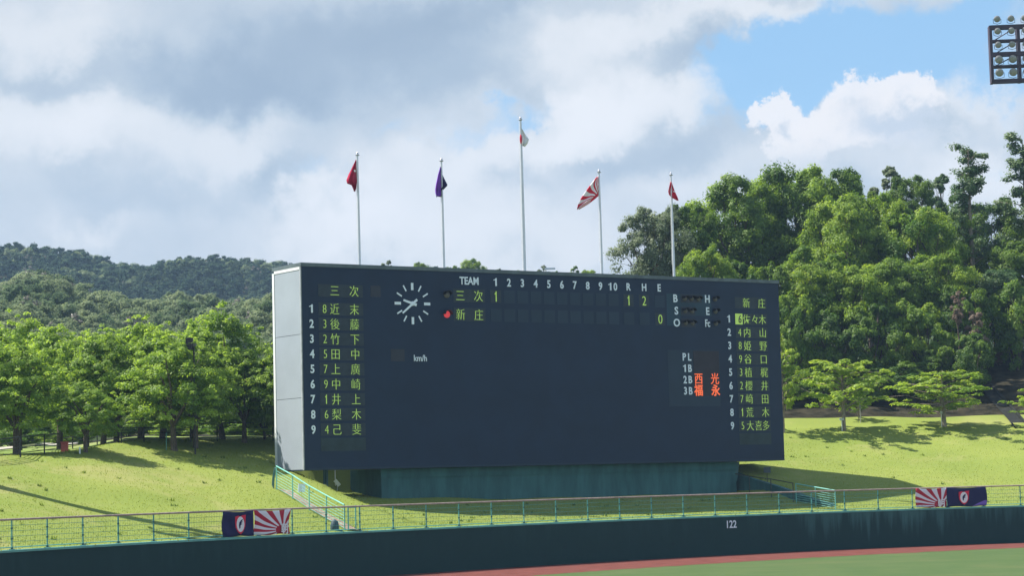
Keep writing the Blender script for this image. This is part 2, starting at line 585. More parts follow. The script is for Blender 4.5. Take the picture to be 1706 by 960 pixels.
def bumps(x, y):
    return (.06 * np.sin(.31 * x + _ph[0]) * np.sin(.27 * y + _ph[1]) + .04 * np.sin(.83 * x + .4 * y + _ph[2]) + .03 * np.sin(.5 * x - .9 * y + _ph[3]))


def ground_z(x, y, s=None):
    x, y = np.asarray(x, float), np.asarray(y, float)
    if s is None:
        shp = x.shape
        X, Y = x.ravel(), y.ravel()
        s = np.empty(len(X))
        for i in range(0, len(X), 4000):
            s[i:i + 4000] = np.sqrt(((X[i:i + 4000, None] - WP[None, :, 0]) ** 2 + (Y[i:i + 4000, None] - WP[None, :, 1]) ** 2).min(1))
        s = s.reshape(shp)
    az = x / np.maximum(y, 1)
    right = sstep(-.06, .11, az)
    sc = 17.5 + 3.5 * sstep(-.205, -.165, az) + 1.2 * right
    z = 2.14 + 5.3 / 22 ** 1.05 * np.minimum(s, sc) ** 1.05
    ov = np.maximum(s - sc, 0)
    z = z + (1 - right) * .035 * ov + right * .30 * (np.minimum(ov, 24) - 2.5 * (1 - np.exp(-ov / 2.5)))
    bx, by = x - BO.x, y - BO.y
    u, w = bx * BU.x + by * BU.y, bx * BN.x + by * BN.y
    m = sstep(.2, 1.4, u) * (1 - sstep(30.3, 30.7, u)) * (1 - sstep(4.0, 4.8, w))
    low = 2.14 + .13 * s
    z = z * (1 - m) + np.minimum(z, low) * m
    return z + bumps(x, y) * np.clip(s / 4, 0, 1)


def gz(x, y):
    return float(ground_z(np.array([x]), np.array([y]))[0])


def hit(px, py, d0=100., d1=230.):
    """first point of the ground along a line of sight"""
    d = np.arange(d0, d1, .2)
    r = ray(px, py)
    X, Y, Z = r.x / r.y * d, d, EYE + r.z / r.y * d
    g_ = ground_z(X, Y)
    k = np.argmax(Z <= g_)
    if not (Z <= g_).any(): k = len(d) - 1
    return Vector((X[k], Y[k], g_[k]))


def strip(name, s_list, m, zf, step=1, kind='structure', i0=0, i1=None):
    idx = np.arange(i0, i1 or len(WP), step)
    S = np.array(s_list, float)
    X = WP[idx, 0][:, None] + WN[idx, 0][:, None] * S
    Y = WP[idx, 1][:, None] + WN[idx, 1][:, None] * S
    Z = zf(X, Y, np.broadcast_to(S, X.shape))
    n, k = X.shape
    V = np.c_[X.ravel(), Y.ravel(), Z.ravel()]
    a = (np.arange(n - 1)[:, None] * k + np.arange(k - 1)).ravel()
    F = np.c_[a + k, a + k + 1, a + 1, a]
    o = link(name, np_mesh(name, V, F, m, smooth=True))
    return tag(o, kind=kind)


# base sheet, turf, warning track, grass bank
o = MB().add([(-3000, -400, -.6), (3000, -400, -.6), (3000, 3600, -.6), (-3000, 3600, -.6)], [(0, 1, 2, 3)]).build('ground', M_GROUND)
tag(o, kind='structure')
inner = [(p[0], p[1], 0) for p in (WP - WN * .1)[::4]]
fv = inner + [(150, 60, 0), (150, -120, 0), (-120, -120, 0), (-120, 25, 0)]
o = MB().add(fv, [tuple(range(len(fv) - 1, -1, -1))]).build('playing_field', M_FIELD)
tag(o, kind='structure')
trk = strip('warning_track', [-8.0, -7.6, -3, -.05], M_TRACK, lambda X, Y, S: np.full(X.shape, .004) + 0 * X, step=1)
for k_, v_ in enumerate(trk.data.vertices):
    if k_ % 4 == 0: v_.co.y += rng.normal() * .16
strip('grass_bank', list(np.r_[np.arange(.15, 27, .5)]), M_LAWN, ground_z, i0=60)
ISPLIT = int(np.argmin(((WP - np.array([4.3, 118.7])) ** 2).sum(1)))
M_MEADOW = grass_mat('rough meadow', (.150, .215, .050), (.200, .250, .070), (.110, .170, .040), .2, dry=(.260, .250, .110))
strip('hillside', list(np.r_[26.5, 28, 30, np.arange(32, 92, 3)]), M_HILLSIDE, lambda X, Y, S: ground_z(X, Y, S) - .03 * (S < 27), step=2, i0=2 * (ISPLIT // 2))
strip('meadow', list(np.r_[21.0, 24, 26.5, 28, 30, np.arange(32, 92, 3)]), M_MEADOW, lambda X, Y, S: ground_z(X, Y, S) - .03 + .05 * (S > 22) , step=2, i0=60, i1=2 * (ISPLIT // 2) + 1)


# ------------------------------------------------------------------ outfield wall with coping, and its railing
def profile_sweep(prof, idx):
    """sweep a closed (s, z) outline along the wall line"""
    n = len(prof)
    vs = []
    for i in idx:
        p, q = WP[i], WN[i]
        vs += [(p[0] + q[0] * s_, p[1] + q[1] * s_, z) for s_, z in prof]
    k = len(idx)
    fs = [(i * n + j, (i + 1) * n + j, (i + 1) * n + (j + 1) % n, i * n + (j + 1) % n) for i in range(k - 1) for j in range(n)]
    fs += [tuple(range(n)), tuple(range((k - 1) * n + n - 1, (k - 1) * n - 1, -1))]
    mb = MB()
    mb.add(vs, fs)
    return mb


ALLI = list(range(0, len(WP), 2))
wall = empty('outfield_wall', (WP[150][0], WP[150][1], 0))
tag(wall, 'long dark teal outfield wall curving round the field with the distance 122 painted on it', 'wall')


def under(parent, o):
    """keep world coordinates under a parent that is only moved"""
    o.parent = parent
    o.matrix_parent_inverse = Matrix.Translation(-Vector(parent.location))
    return o


under(wall, profile_sweep([(0, -.3), (0, WALL_TOP - .10), (.30, WALL_TOP - .10), (.30, -.3)], ALLI).build('wall_face', M_FIELDWALL))
under(wall, profile_sweep([(-.06, WALL_TOP - .098), (-.06, WALL_TOP - .01), (-.03, WALL_TOP), (.42, WALL_TOP), (.42, WALL_TOP - .098)], ALLI).build('coping', M_TEAL))

POSTS = [(-27.9, 50.2), (-27.3, 52.5), (-26.8, 54.7), (-26.3, 57.0)]
# posts every 2.3 m along the wall
cum = np.r_[0, np.cumsum(np.hypot(*np.diff(WP, axis=0).T))]
ref = np.array([11.11, 124.1])
iref = np.argmin(((WP - ref) ** 2).sum(1))
STEP = 2.295


def wall_at(d):
    x, y = np.interp(d, cum, WP[:, 0]), np.interp(d, cum, WP[:, 1])
    i = int(np.clip(np.searchsorted(cum, d), 0, len(WP) - 1))
    return Vector((x, y, 0)), Vector((WN[i][0], WN[i][1], 0)), Vector((WT[i][0], WT[i][1], 0))


rail = empty('outfield_railing', (WP[150][0], WP[150][1], WALL_TOP))
tag(rail, 'teal post and wire railing with brown handrail on top of outfield wall', 'railing')
OFF = .18
line = WP + WN * OFF
li = [i for i in range(100, len(WP) - 10, 2)]
under(rail, MB().tube([(line[i][0], line[i][1], RAIL_Z - .04) for i in li], .042, 8).build('handrail', M_RAIL))
for k in range(5):
    z = WALL_TOP + .09 + k * .21
    under(rail, MB().tube([(line[i][0], line[i][1], z) for i in li[::2]], .008 if k else .02, 4, caps=False).build('wire', M_WIRE if k else M_TEAL))
net = MB()
for d in np.arange(cum[li[0]], cum[li[-1]], .11):
    p, n_, t_ = wall_at(d)
    a = p + n_ * OFF
    net.tube([(a.x, a.y, WALL_TOP + .08), (a.x, a.y, RAIL_Z - .08)], .0042, 3, caps=False)
o = net.build('wire_netting', M_WIRE)
o['kind'] = 'stuff'
under(rail, o)
pm = MB().tube([(0, 0, 0), (0, 0, RAIL_Z - WALL_TOP - .075)], .032, 8).mesh('post', M_TEAL)
cm_ = MB().tube([(0, 0, -.028), (0, 0, .028)], .05, 8).mesh('clamp', M_TEALDARK)
bm_ = MB().box(-.10, .10, -.08, .08, 0, .03).tube([(0, 0, .03), (0, 0, .08)], .05, 8).mesh('base_plate', M_TEALDARK)
k0 = int((cum[iref] - cum[104]) // STEP)
k1 = int((cum[len(WP) - 14] - cum[iref]) // STEP)
for k in range(-k0, k1):
    p, n_, t_ = wall_at(cum[iref] + k * STEP)
    a = p + n_ * OFF
    po = link('post', pm)
    po.location = (a.x, a.y, WALL_TOP)
    po.rotation_euler = (0, 0, math.atan2(t_.y, t_.x))
    under(rail, po)
    for z in (.42, .82): link('clamp', cm_, po, (0, 0, z))
    link('base_plate', bm_, po)
# 122 on the wall
d122 = cum[np.argmin(((WP - np.array([11.62, 124.47])) ** 2).sum(1))]
p, n_, t_ = wall_at(d122)
o = link('distance_number', text_mesh('122', .58, M_WHITE, .008, .92, .008))
o.matrix_world = Matrix.Translation(p - n_ * .012 + Vector((0, 0, WALL_TOP - .50))) @ Matrix.Rotation(math.atan2(t_.y, t_.x), 4, 'Z') @ Matrix.Rotation(R(90), 4, 'X')
bpy.context.view_layer.update()
_mw = o.matrix_world.copy()
o.parent = wall
o.matrix_parent_inverse = Matrix.Translation(-Vector(wall.location))

# ------------------------------------------------------------------ the scoreboard
board = empty('scoreboard', (BO.x, BO.y, 0), PHI)
tag(board, 'huge navy baseball scoreboard on a teal pedestal with green lit names and a clock', 'scoreboard')
Z0 = BO.z
mb = MB().box(.06, BW, 0, BD, Z0, Z0 + BH - .10)
mb.build('cabinet', M_NAVY, board)
MB().box(-.02, BW + .04, -.05, BD + .05, Z0 + BH - .097, Z0 + BH + .10).build('roof_cap', mat('roof flashing', (.10, .13, .14), .5, .4), board)
# white end cladding in three panels, light corner trim behind
zs = [Z0 + .03, Z0 + 3.86, Z0 + 7.26, Z0 + BH - .28]
for a, b in zip(zs[:-1], zs[1:]):
    MB().box(.0, .057, .14, BD - .20, a + .012, b - .012).build('end_panel', M_SIDE, board)
MB().box(-.012, .056, .03, .127, Z0, Z0 + BH - .11).build('corner_trim', mat('grey corner trim', (.36, .38, .40), .5, .4), board)
MB().box(-.03, .056, BD - .19, BD + .02, Z0 - .04, Z0 + BH - .22).build('corner_trim', M_TRIM, board)
MB().box(-.02, .056, .14, BD - .195, Z0 + BH - .27, Z0 + BH - .11).build('edge_trim', M_TRIM, board)
MB().box(.0, .056, .14, BD - .20, Z0 - .02, Z0 + .03).build('edge_trim', M_NAVY2, board)
MB().box(.06, BW, -.004, -.0005, Z0, Z0 + .10).build('bottom_trim', M_NAVY2, board)
# pedestal, its top ledge and the wedge bracket on the right
PU0, PU1, PW0, PW1 = 5.05, 29.95, .55, 3.95
PZ = 2.0
MB().box(PU0, PU1, PW0, PW1, PZ, Z0 - .02).build('pedestal', M_TEALWALL, board)
MB().box(PU0 - .05, PU1 + .05, PW0 - .06, PW0 - .003, Z0 - .50, Z0 - .01).build('pedestal_ledge', M_TEALWALL, board)
m_ = MB()
m_.add([(PU1 + .003, .55, Z0 - .03), (PU1 + .30, .55, Z0 - .03), (PU1 + .06, .55, Z0 - 1.2), (PU1 + .003, .55, Z0 - 1.2),
        (PU1 + .003, 3.2, Z0 - .03), (PU1 + .30, 3.2, Z0 - .03), (PU1 + .06, 3.2, Z0 - 1.2), (PU1 + .003, 3.2, Z0 - 1.2)],
       [(0, 1, 2, 3), (7, 6, 5, 4), (0, 4, 5, 1), (1, 5, 6, 2), (2, 6, 7, 3), (3, 7, 4, 0)])
m_.build('bracket', M_TEALDARK, board)


def plate(name, u0, u1, v0, v1, m, y=.012):
    return MB().box(u0, u1, -y, -.0005, Z0 + v0, Z0 + v1).build(name, m, board)


def letters(name, body, u, v, size, m, off=.0, sx=1.0, y=.016, parent=None):
    o = link(name, text_mesh(body, size, m, off, sx), parent or board, (u, -y - .012, Z0 + v), (R(90), 0, 0))
    return o


def white(body, u, v, name='numeral', size=.60, sx=.86):
    return letters(name, body, u, v, size * 1.04, M_WHITE, (.010 if body == '1' else .015) * size / .6, sx * (1.2 if body == '1' else 1), .004)


# the two columns of names
ROWV = [8.640 - .811 * i for i in range(9)]
LEFT = [('8', '近', '末'), ('3', '後', '藤'), ('2', '竹', '下'), ('5', '田', '中'), ('7', '上', '廣'), ('9', '中', '崎'), ('1', '井', '上'), ('6', '梨', '木'), ('4', '己', '斐')]
RIGHT = [('6', '佐', '々', '木'), ('4', '内', '山'), ('8', '姫', '野'), ('9', '谷', '口'), ('3', '植', '梶'), ('2', '櫻', '井'), ('7', '﨑', '田'), ('1', '荒', '木'), ('5', '大', '喜', '多')]


def led(ch, u, v, parent, size=.65, sx=.95, m=None, off=-.009):
    if ord(ch) < 128:
        return letters('character', ch, u, v, .68, m or M_GREEN_LED, off - .003, .78, .016, parent)
    return letters('character', ch, u, v, size, m or M_GREEN_LED, off, sx, .016, parent)


for x0, x1, rows, nu, team, us in ((1.04, 3.80, LEFT, .597, ('三', '次'), (1.40, 2.02, 2.66, 3.24)), (29.86, 32.36, RIGHT, 29.33, ('新', '庄'), (30.14, 30.72, 31.38, 31.96))):
    w_ = plate('name_window', x0, x1, 9.30, 9.98, M_WIN)
    for ch, u in zip(team, (us[1] + .02, us[3])): led(ch, u, 9.64, w_)
    for i, (v, row) in enumerate(zip(ROWV, rows)):
        w_ = plate('name_window', x0, x1, v - .335, v + .335, M_WIN)
        white(str(i + 1), nu, v)
        if row[0] == '6' and x0 > 10:
            MB().box(us[0] - .30, us[0] + .27, -.020, -.0125, Z0 + v - .33, Z0 + v + .33).build('lit_block', M_GREEN_LED, w_)
            o = led('6', us[0] + .05, v, w_, m=M_DARKWIN, off=.006)
            o.location.y -= .012
        else:
            led(row[0], us[0], v, w_)
        chars = row[1:]
        for ch, u in zip(chars, (us[1], us[3]) if len(chars) == 2 else (us[1], us[2], us[3])): led(ch, u, v, w_)
    plate('name_window', x0, x1, 1.0, 1.70, mat('blank display face', (.022, .040, .046), .5, .3))
plate('small_window', 4.29, 4.92, 9.36, 9.98, M_DARKWIN)
# clock
CU, CV, CR = 6.941, 9.05, 1.146
clock = MB().lathe([(.13, 0), (.13, .03), (.06, .05)], 12, Matrix.Rotation(R(90), 4, 'X')).build('clock', M_WHITE, board, (CU, -.012, Z0 + CV))
for k in range(12):
    big = k % 3 == 0
    L, wd = (.40, .155) if big else (.36, .085)
    q = MB().box(-wd / 2, wd / 2, -.006, .006, CR - L, CR).build('tick_mark', M_WHITE, clock)
    q.rotation_euler = (0, R(30 * k), 0)
for nm, ang_, L, tail, wd, y in (('hour_hand', 287, .62, .26, .13, -.02), ('minute_hand', 231, .86, .36, .115, -.035)):
    q = MB().add([(-wd * .62, y, -tail), (wd * .62, y, -tail), (wd * .42, y, L), (-wd * .42, y, L), (-wd * .62, y - .012, -tail), (wd * .62, y - .012, -tail), (wd * .42, y - .012, L), (-wd * .42, y - .012, L)],
                 [(3, 2, 1, 0), (4, 5, 6, 7), (0, 1, 5, 4), (1, 2, 6, 5), (2, 3, 7, 6), (3, 0, 4, 7)]).build(nm, M_WHITE, clock)
    q.rotation_euler = (0, R(ang_), 0)
# score table
letters('heading', 'TEAM', 10.68, 10.42, .60, M_WHITE, .014, .84, .004)
for k in range(9): white(str(k + 1), 12.45 + .9165 * k, 10.40 - .004 * k)
for ch, du in (('1', -.22), ('0', .16)): white(ch, 20.70 + du, 10.364)
for s_, u in (('R', 21.83), ('H', 22.97), ('E', 24.09)): white(s_, u, 10.385, 'column_letter', .58)
TEAMS = (('三', '次'), ('新', '庄'))
for row, v in ((0, 9.58), (1, 8.515)):
    w_ = plate('team_window', 9.62, 11.72, v - .37, v + .37, M_WIN)
    for ch, u in zip(TEAMS[row], (10.06, 11.27)): led(ch, u, v + .0, w_, .68)
    for k in range(13):
        u = 12.45 + .9165 * k if k < 10 else (21.80, 22.94, 24.10)[k - 10]
        w_ = plate('score_window', u - .37, u + .37, v - .36, v + .36, M_NAVY2 if (row, k) not in ((0, 0), (0, 10), (0, 11), (1, 12)) else M_WIN)
        ch = {(0, 0): '1', (0, 10): '1', (0, 11): '2', (1, 12): '0'}.get((row, k))
        if ch: letters('character', ch, u, v, .80, M_GREEN_LED, -.008, .86, .016, w_)


def hood_lamp(u, v, lit=False, r=.15):
    l_ = MB().lathe([(r, 0), (r, .04), (r * .8, .10), (r * .3, .13)], 12, Matrix.Rotation(R(90), 4, 'X')).build('signal_lamp', M_RED_LED if lit else M_LAMPOFF, board, (u, -.013, Z0 + v))
    h = MB()
    vs, n = [], 9
    for y, rr in ((0, r * 1.25), (-.30, r * 1.22)):
        vs += [(rr * math.cos(math.pi * j / (n - 1) * 1.0), y, rr * math.sin(math.pi * j / (n - 1))) for j in range(n)]
        vs += [(rr * .93 * math.cos(math.pi * j / (n - 1)), y, rr * .93 * math.sin(math.pi * j / (n - 1))) for j in range(n)]
    f_ = []
    for j in range(n - 1):
        f_ += [(j, j + 1, 2 * n + j + 1, 2 * n + j), (n + j + 1, n + j, 3 * n + j, 3 * n + j + 1), (2 * n + j, 2 * n + j + 1, 3 * n + j + 1, 3 * n + j)]
    h.add(vs, f_)
    h.build('hood', M_BLACK, l_)
    return l_


hood_lamp(9.17, 9.60, r=.19)
hood_lamp(9.15, 8.50, True, r=.20)
# ball, strike, out panel
plate('count_panel', 24.62, 25.62, 8.15, 10.06, M_NAVY3, .006)
plate('count_panel', 25.625, 28.02, 8.78, 10.06, M_NAVY3, .006)
for s_, u, v, n in (('B', 25.29, 9.79, 3), ('S', 25.33, 9.05, 2), ('O', 25.33, 8.33, 2)):
    white(s_, u, v, 'count_letter', .62, .95)
    plate('lamp_plate', 25.68, 25.76 + n * .505, v - .25, v + .25, M_DARKWIN, .010)
    for k in range(n): hood_lamp(25.98 + .51 * k, v)
for s_, u, v in (('H', 27.72, 9.81), ('E', 27.72, 9.07), ('Fc', 27.68, 8.34)):
    white(s_, u, v, 'count_letter', .62 if len(s_) == 1 else .60, .88 if len(s_) == 1 else .7)
    hood_lamp(28.30, v)
# umpires
plate('umpire_panel', 24.58, 28.50, 3.34, 6.70, M_NAVY2, .006)
ud = MB().box(26.50, 28.46, -.020, -.0065, Z0 + 3.96, Z0 + 6.66).build('umpire_display', mat('brown black display', (.022, .018, .026), .4, .3), board)
for s_, v in (('PL', 6.29), ('1B', 5.61), ('2B', 4.93), ('3B', 4.26)):
    for ch, du in zip(s_, (-.20, .20)): white(ch, 26.02 + du, v, 'umpire_letter', .60, .84)
for ch, u, v in (('西', 26.84, 5.0), ('光', 28.09, 5.0), ('福', 26.82, 4.30), ('永', 28.12, 4.30)):
    letters('character', ch, u, v, .72, M_ORANGE_LED, .002 if v > 4.6 else .013, .93, .016, ud)
# speed display
plate('speed_display', 5.49, 6.36, 5.86, 6.52, M_DARKWIN)
letters('speed_unit', 'km/h', 7.37, 6.04, .50, M_WHITE, .004, .86, .004)


# ------------------------------------------------------------------ flagpoles and flags
def board_pt(u, w, z):
    p = Vector((BO.x, BO.y, 0)) + BU * u + BN * w
    return Vector((p.x, p.y, z))


POLE_U = (4.56, 10.05, 15.55, 21.10, 26.51)
POLE_H = (6.25, 6.25, 9.0, 6.22, 6.35)
plabels = ('steel flagpole on the scoreboard roof nearest the white end, flying the maroon flag', 'steel flagpole on scoreboard roof flying the purple flag',
           'tallest steel flagpole, in the middle of the scoreboard roof', 'steel flagpole on scoreboard roof flying the red and white rayed flag',
           'steel flagpole on scoreboard roof nearest the tall trees, flying the plain red flag')
pole_tops = []
for i, (u, h) in enumerate(zip(POLE_U, POLE_H)):
    b_ = board_pt(u, BD / 2, Z0 + BH + .10)
    po = empty('flagpole', b_)
    tag(po, plabels[i], 'flagpole', 'flagpoles on the scoreboard roof')
    r0 = .105 if i == 2 else .078
    MB().tube([(0, 0, 0), (0, 0, h * .35), (0, 0, h * .7), (0, 0, h)], [r0, r0 * .92, r0 * .75, r0 * .55], 12).build('pole', M_STEEL, po)
    MB().lathe([(.02, 0), (.11, .02), (.12, .06), (.06, .10), (.07, .14), (.045, .20), (.01, .22)], 10, Matrix.Translation((0, 0, h))).build('finial', mat('finial metal', (.45, .45, .47), .3, .5, metal=.6), po)
    MB().lathe([(r0 * 2.2, 0), (r0 * 2.2, .04), (r0 * 1.2, .10)], 10).build('base_flange', M_STEEL, po)
    MB().tube([(-r0 - .03, .02, .9), (-r0 * .6 - .03, .02, h - .05)], .008, 4, caps=False).build('halyard', M_TRIM, po)
    pole_tops.append(b_ + Vector((0, 0, h)))


def ray_mat(name, cx, cz, n, red, wht, phase=0.0, ax=0, az_=2, core=.0):
    """rays of two colours printed on cloth round one point of the cloth's own plane"""
    m = bpy.data.materials.new(name)
    m.use_nodes = True
    g = G(m.node_tree)
    b = m.node_tree.nodes['Principled BSDF']
    at_ = g.n('ShaderNodeAttribute', attribute_name='print')
    sp = g.n('ShaderNodeSeparateXYZ')
    g.put(sp.inputs[0], at_.outputs['Vector'])
    dx, dz = g.m('SUBTRACT', sp.outputs[0], cx), g.m('SUBTRACT', sp.outputs[1], cz)
    a = g.m('ARCTAN2', dz, dx)
    s = g.m('SINE', g.m('ADD', g.m('MULTIPLY', a, float(n)), phase))
    k = g.ramp(s, -.12, .12)
    rr = g.m('SQRT', g.m('ADD', g.m('MULTIPLY', dx, dx), g.m('MULTIPLY', dz, dz)))
    k = g.m('MULTIPLY', k, g.ramp(rr, core * .97, core * 1.03 + .001))
    g.put(b.inputs['Base Color'], g.mix(k, red, wht))
    b.inputs['Roughness'].default_value = .8
    b.inputs['Specular IOR Level'].default_value = .1
    return m


def cloth(name, rows, m, parent=None, cols=12, amp=.09, waves=2.3, seed=0, back=.004, thick=True):
    """cloth hanging from a pole: rows of (z, left, right) give its outline, the folds run in depth"""
    r_ = np.random.default_rng(seed)
    rows = np.array(rows, float)
    n = 22
    t = np.linspace(0, 1, n)
    tt = np.linspace(0, 1, len(rows))
    Z, L, Rr = (np.interp(t, tt, rows[:, j]) for j in range(3))
    q = np.linspace(0, 1, cols)
    V, U = [], []
    ph = r_.uniform(0, 6)
    for i in range(n):
        for c in q:
            x = L[i] + (Rr[i] - L[i]) * c
            y = amp * (.35 + t[i]) * math.sin(waves * 2 * math.pi * c + 1.8 * t[i] + ph) + .03 * math.sin(9 * t[i] + ph)
            V.append((x, y, Z[i] + .02 * math.sin(7 * c + ph)))
            U.append((c, 1 - t[i], 0))
    F = [(i * cols + j, i * cols + j + 1, (i + 1) * cols + j + 1, (i + 1) * cols + j) for i in range(n - 1) for j in range(cols - 1)]
    me = bpy.data.meshes.new(name)
    me.from_pydata(V, [], F)
    for p in me.polygons: p.use_smooth = True
    a = me.attributes.new('print', 'FLOAT_VECTOR', 'POINT')
    a.data.foreach_set('vector', np.array(U, np.float32).ravel())
    me.materials.append(m)
    o = link(name, me, parent)
    sd = o.modifiers.new('thickness', 'SOLIDIFY')
    sd.thickness = .008
    return o


def flag(i, label, rows, m, **kw):
    o = cloth('flag', rows, m, seed=i + 3, **kw)
    o.location = pole_tops[i]
    tag(o, label, 'flag', 'flags on the poles above the scoreboard')
    return o


fl = flag(0, 'maroon flag hanging limp from the flagpole nearest the white end of the scoreboard',
          [(-.22, -.10, -.06), (-.6, -.30, -.06), (-1.0, -.50, -.05), (-1.35, -.64, -.05), (-1.52, -.60, -.05), (-1.62, -.36, -.06), (-1.85, -.27, -.10), (-1.98, -.24, -.16)], M_MAROON, amp=.10)
MB().add([(-.20, -.14, -.80), (-.12, -.15, -.78), (-.08, -.14, -.86), (-.13, -.15, -.92), (-.20, -.14, -.88), (-.20, -.125, -.80), (-.12, -.135, -.78), (-.08, -.125, -.86), (-.13, -.135, -.92), (-.20, -.125, -.88)],
         [(0, 4, 3, 2, 1), (5, 6, 7, 8, 9)]).build('white_emblem', M_WCLOTH, fl)
fl = flag(1, 'purple and navy flag drooping from the second pole above the clock side',
          [(-.30, -.08, -.05), (-.75, -.20, .04), (-1.10, -.28, .20), (-1.36, -.34, .33), (-1.62, -.38, .06), (-1.85, -.37, -.04), (-2.0, -.33, -.05)], M_NAVYCLOTH, amp=.10)
cloth('purple_fold', [(-.36, -.075, -.055), (-.75, -.20, -.06), (-1.10, -.28, -.055), (-1.36, -.34, -.055), (-1.62, -.385, -.06), (-1.85, -.375, -.06), (-2.0, -.33, -.07)], M_PURPLE, fl, cols=8, amp=.05, seed=2).location = (0, -.16, 0)
fl = flag(2, 'white national flag with a red disc, wrapped against the tallest pole',
          [(-.50, .05, .09), (-.80, -.06, .26), (-1.10, -.07, .46), (-1.35, -.05, .37), (-1.52, .02, .22)], M_WCLOTH, amp=.08)
MB().lathe([(.005, 0), (.26, .002), (.26, .012), (.005, .014)], 20, Matrix.Translation((-.01, -.135, -1.12)) @ Matrix.Rotation(R(90), 4, 'X') @ Matrix.Diagonal((.24, 1.1, 1, 1))).build('red_disc', M_RED, fl)
M_SUNFLAG = ray_mat('red and white rays', .98, .42, 21, (.66, .025, .05), (.85, .82, .83), .6, core=.20)
fl = flag(3, 'red and white rayed flag billowing out to the side of its pole',
          [(-.22, -.12, -.06), (-.55, -.42, -.03), (-.90, -.68, .05), (-1.25, -.96, .06), (-1.55, -1.15, -.30), (-1.83, -1.30, -.66), (-2.15, -1.38, -1.24)], M_SUNFLAG, amp=.07, waves=1.6, cols=26)
fl = flag(4, 'small plain red flag hanging from the pole nearest the tall trees',
          [(-.38, -.05, .02), (-.65, -.13, .11), (-.95, -.20, .21), (-1.16, -.17, .30), (-1.36, .03, .38), (-1.52, .34, .43)], M_RED, amp=.09)
MB().add([(.10, -.14, -.96), (.20, -.15, -.95), (.22, -.14, -1.02), (.13, -.15, -1.05)], [(0, 3, 2, 1), (0, 1, 2, 3)]).build('white_emblem', M_WCLOTH, fl)


# ------------------------------------------------------------------ banners on the railing
def banner(label, px0, px1, m, rows=None, seed=0):
    """banner tied along the railing between two places of the wall, facing the field"""
    def dist(px):
        r = ray(px, 850)
        k = r.x / r.y
        i = np.argmin(np.abs(WP[100:-20, 0] / WP[100:-20, 1] - k)) + 100
        return cum[i]
    d0, d1 = dist(px0), dist(px1)
    n, mm = 24, 9
    V, U = [], []
    r_ = np.random.default_rng(seed)
    ph = r_.uniform(0, 6)
    zt, zb = RAIL_Z - .05, WALL_TOP + .03
    p0, n0, t0 = wall_at((d0 + d1) / 2)
    for j in range(mm):
        b = j / (mm - 1)
        for i in range(n):
            a = i / (n - 1)
            # the free left and right edges pull in between the corners
            bow = .12 * math.sin(math.pi * b)
            aa = a
            dd = d0 + (d1 - d0) * aa
            edge = (rows or {}).get('left', 0) * math.sin(math.pi * b) * (1 - a) ** 3 * (d1 - d0)
            edge += (rows or {}).get('right', 0) * math.sin(math.pi * b) * a ** 3 * (d1 - d0)
            p, nn, tt = wall_at(dd + edge)
            off = OFF - .075 - .028 * math.sin(7 * a + 3 * b + ph) * (.4 + b) - .018 * math.sin(19 * a - 4 * b + ph)
            q = p + nn * off
            z = zt + (zb - zt) * b - .05 * math.sin(math.pi * a) * (1 - b) + .02 * math.sin(9 * a + ph) * b
            V.append((q.x - p0.x, q.y - p0.y, z - zb))
            U.append((a, 1 - b, 0))
    F = [(j * n + i, (j + 1) * n + i, (j + 1) * n + i + 1, j * n + i + 1) for j in range(mm - 1) for i in range(n - 1)]
    me = bpy.data.meshes.new('banner')
    me.from_pydata(V, [], F)
    for p in me.polygons: p.use_smooth = True
    at_ = me.attributes.new('print', 'FLOAT_VECTOR', 'POINT')
    at_.data.foreach_set('vector', np.array(U, np.float32).ravel())
    me.materials.append(m)
    o = link('banner', me, None, (p0.x, p0.y, zb))
    sd = o.modifiers.new('thickness', 'SOLIDIFY')
    sd.thickness = .006
    tag(o, label, 'banner', 'banners tied to the outfield railing')

    def place(a, b, off=.075):
        d = d0 + (d1 - d0) * a
        p, nn, tt = wall_at(d)
        q = p + nn * (OFF - .075 - off)
        return Matrix.Translation((q.x - p0.x, q.y - p0.y, (zt - zb) * b)) @ Matrix.Rotation(math.atan2(tt.y, tt.x), 4, 'Z')
    o['_w'] = d1 - d0
    return o, place


M_RAYBAN = ray_mat('banner rays', .80, .16, 17, (.42, .025, .045), (.72, .71, .75), 2.3, core=.22)


def crest(o, place, a, b, sc):
    """red shield with a white oval and a dark winged mark"""
    def on(mb, name, m, y):
        q = mb.build(name, m, o)
        q.matrix_local = place(a, b, y) @ Matrix.Diagonal((sc, 1, sc, 1))
        return q

    def prism(pts, y=.006):
        n = len(pts)
        v = [(x, 0, z) for x, z in pts] + [(x, -y, z) for x, z in pts]
        return MB().add(v, [tuple(range(n)), tuple(range(2 * n - 1, n - 1, -1))] + [(i, n + i, n + (i + 1) % n, (i + 1) % n) for i in range(n)])
    on(prism([(-.50, .50), (-.18, .56), (.0, .50), (.22, .58), (.55, .60), (.50, .20), (.46, -.18), (.25, -.50), (.02, -.66), (-.22, -.50), (-.46, -.20), (-.50, .12)][::-1]), 'red_shield', M_RED, .062)
    on(prism([(.37 * math.cos(q), .50 * math.sin(q)) for q in np.linspace(0, 2 * math.pi, 20, endpoint=False)][::-1]), 'white_oval', M_WCLOTH, .072)
    on(prism([(-.13, -.28), (-.04, -.26), (-.01, -.06), (.16, .02), (.05, .04), (.10, .10), (.22, .17), (.08, .17), (.28, .34), (.06, .28), (-.12, .12), (-.16, -.04)][::-1]), 'dark_mark', M_NAVYCLOTH, .082)


def add_asahi(o, place, a, b, size):
    q = link('character', text_mesh('朝', size, M_WCLOTH, .012, .95, .006), o)
    q.matrix_local = place(a, b, .072) @ Matrix.Rotation(R(90), 4, 'X')


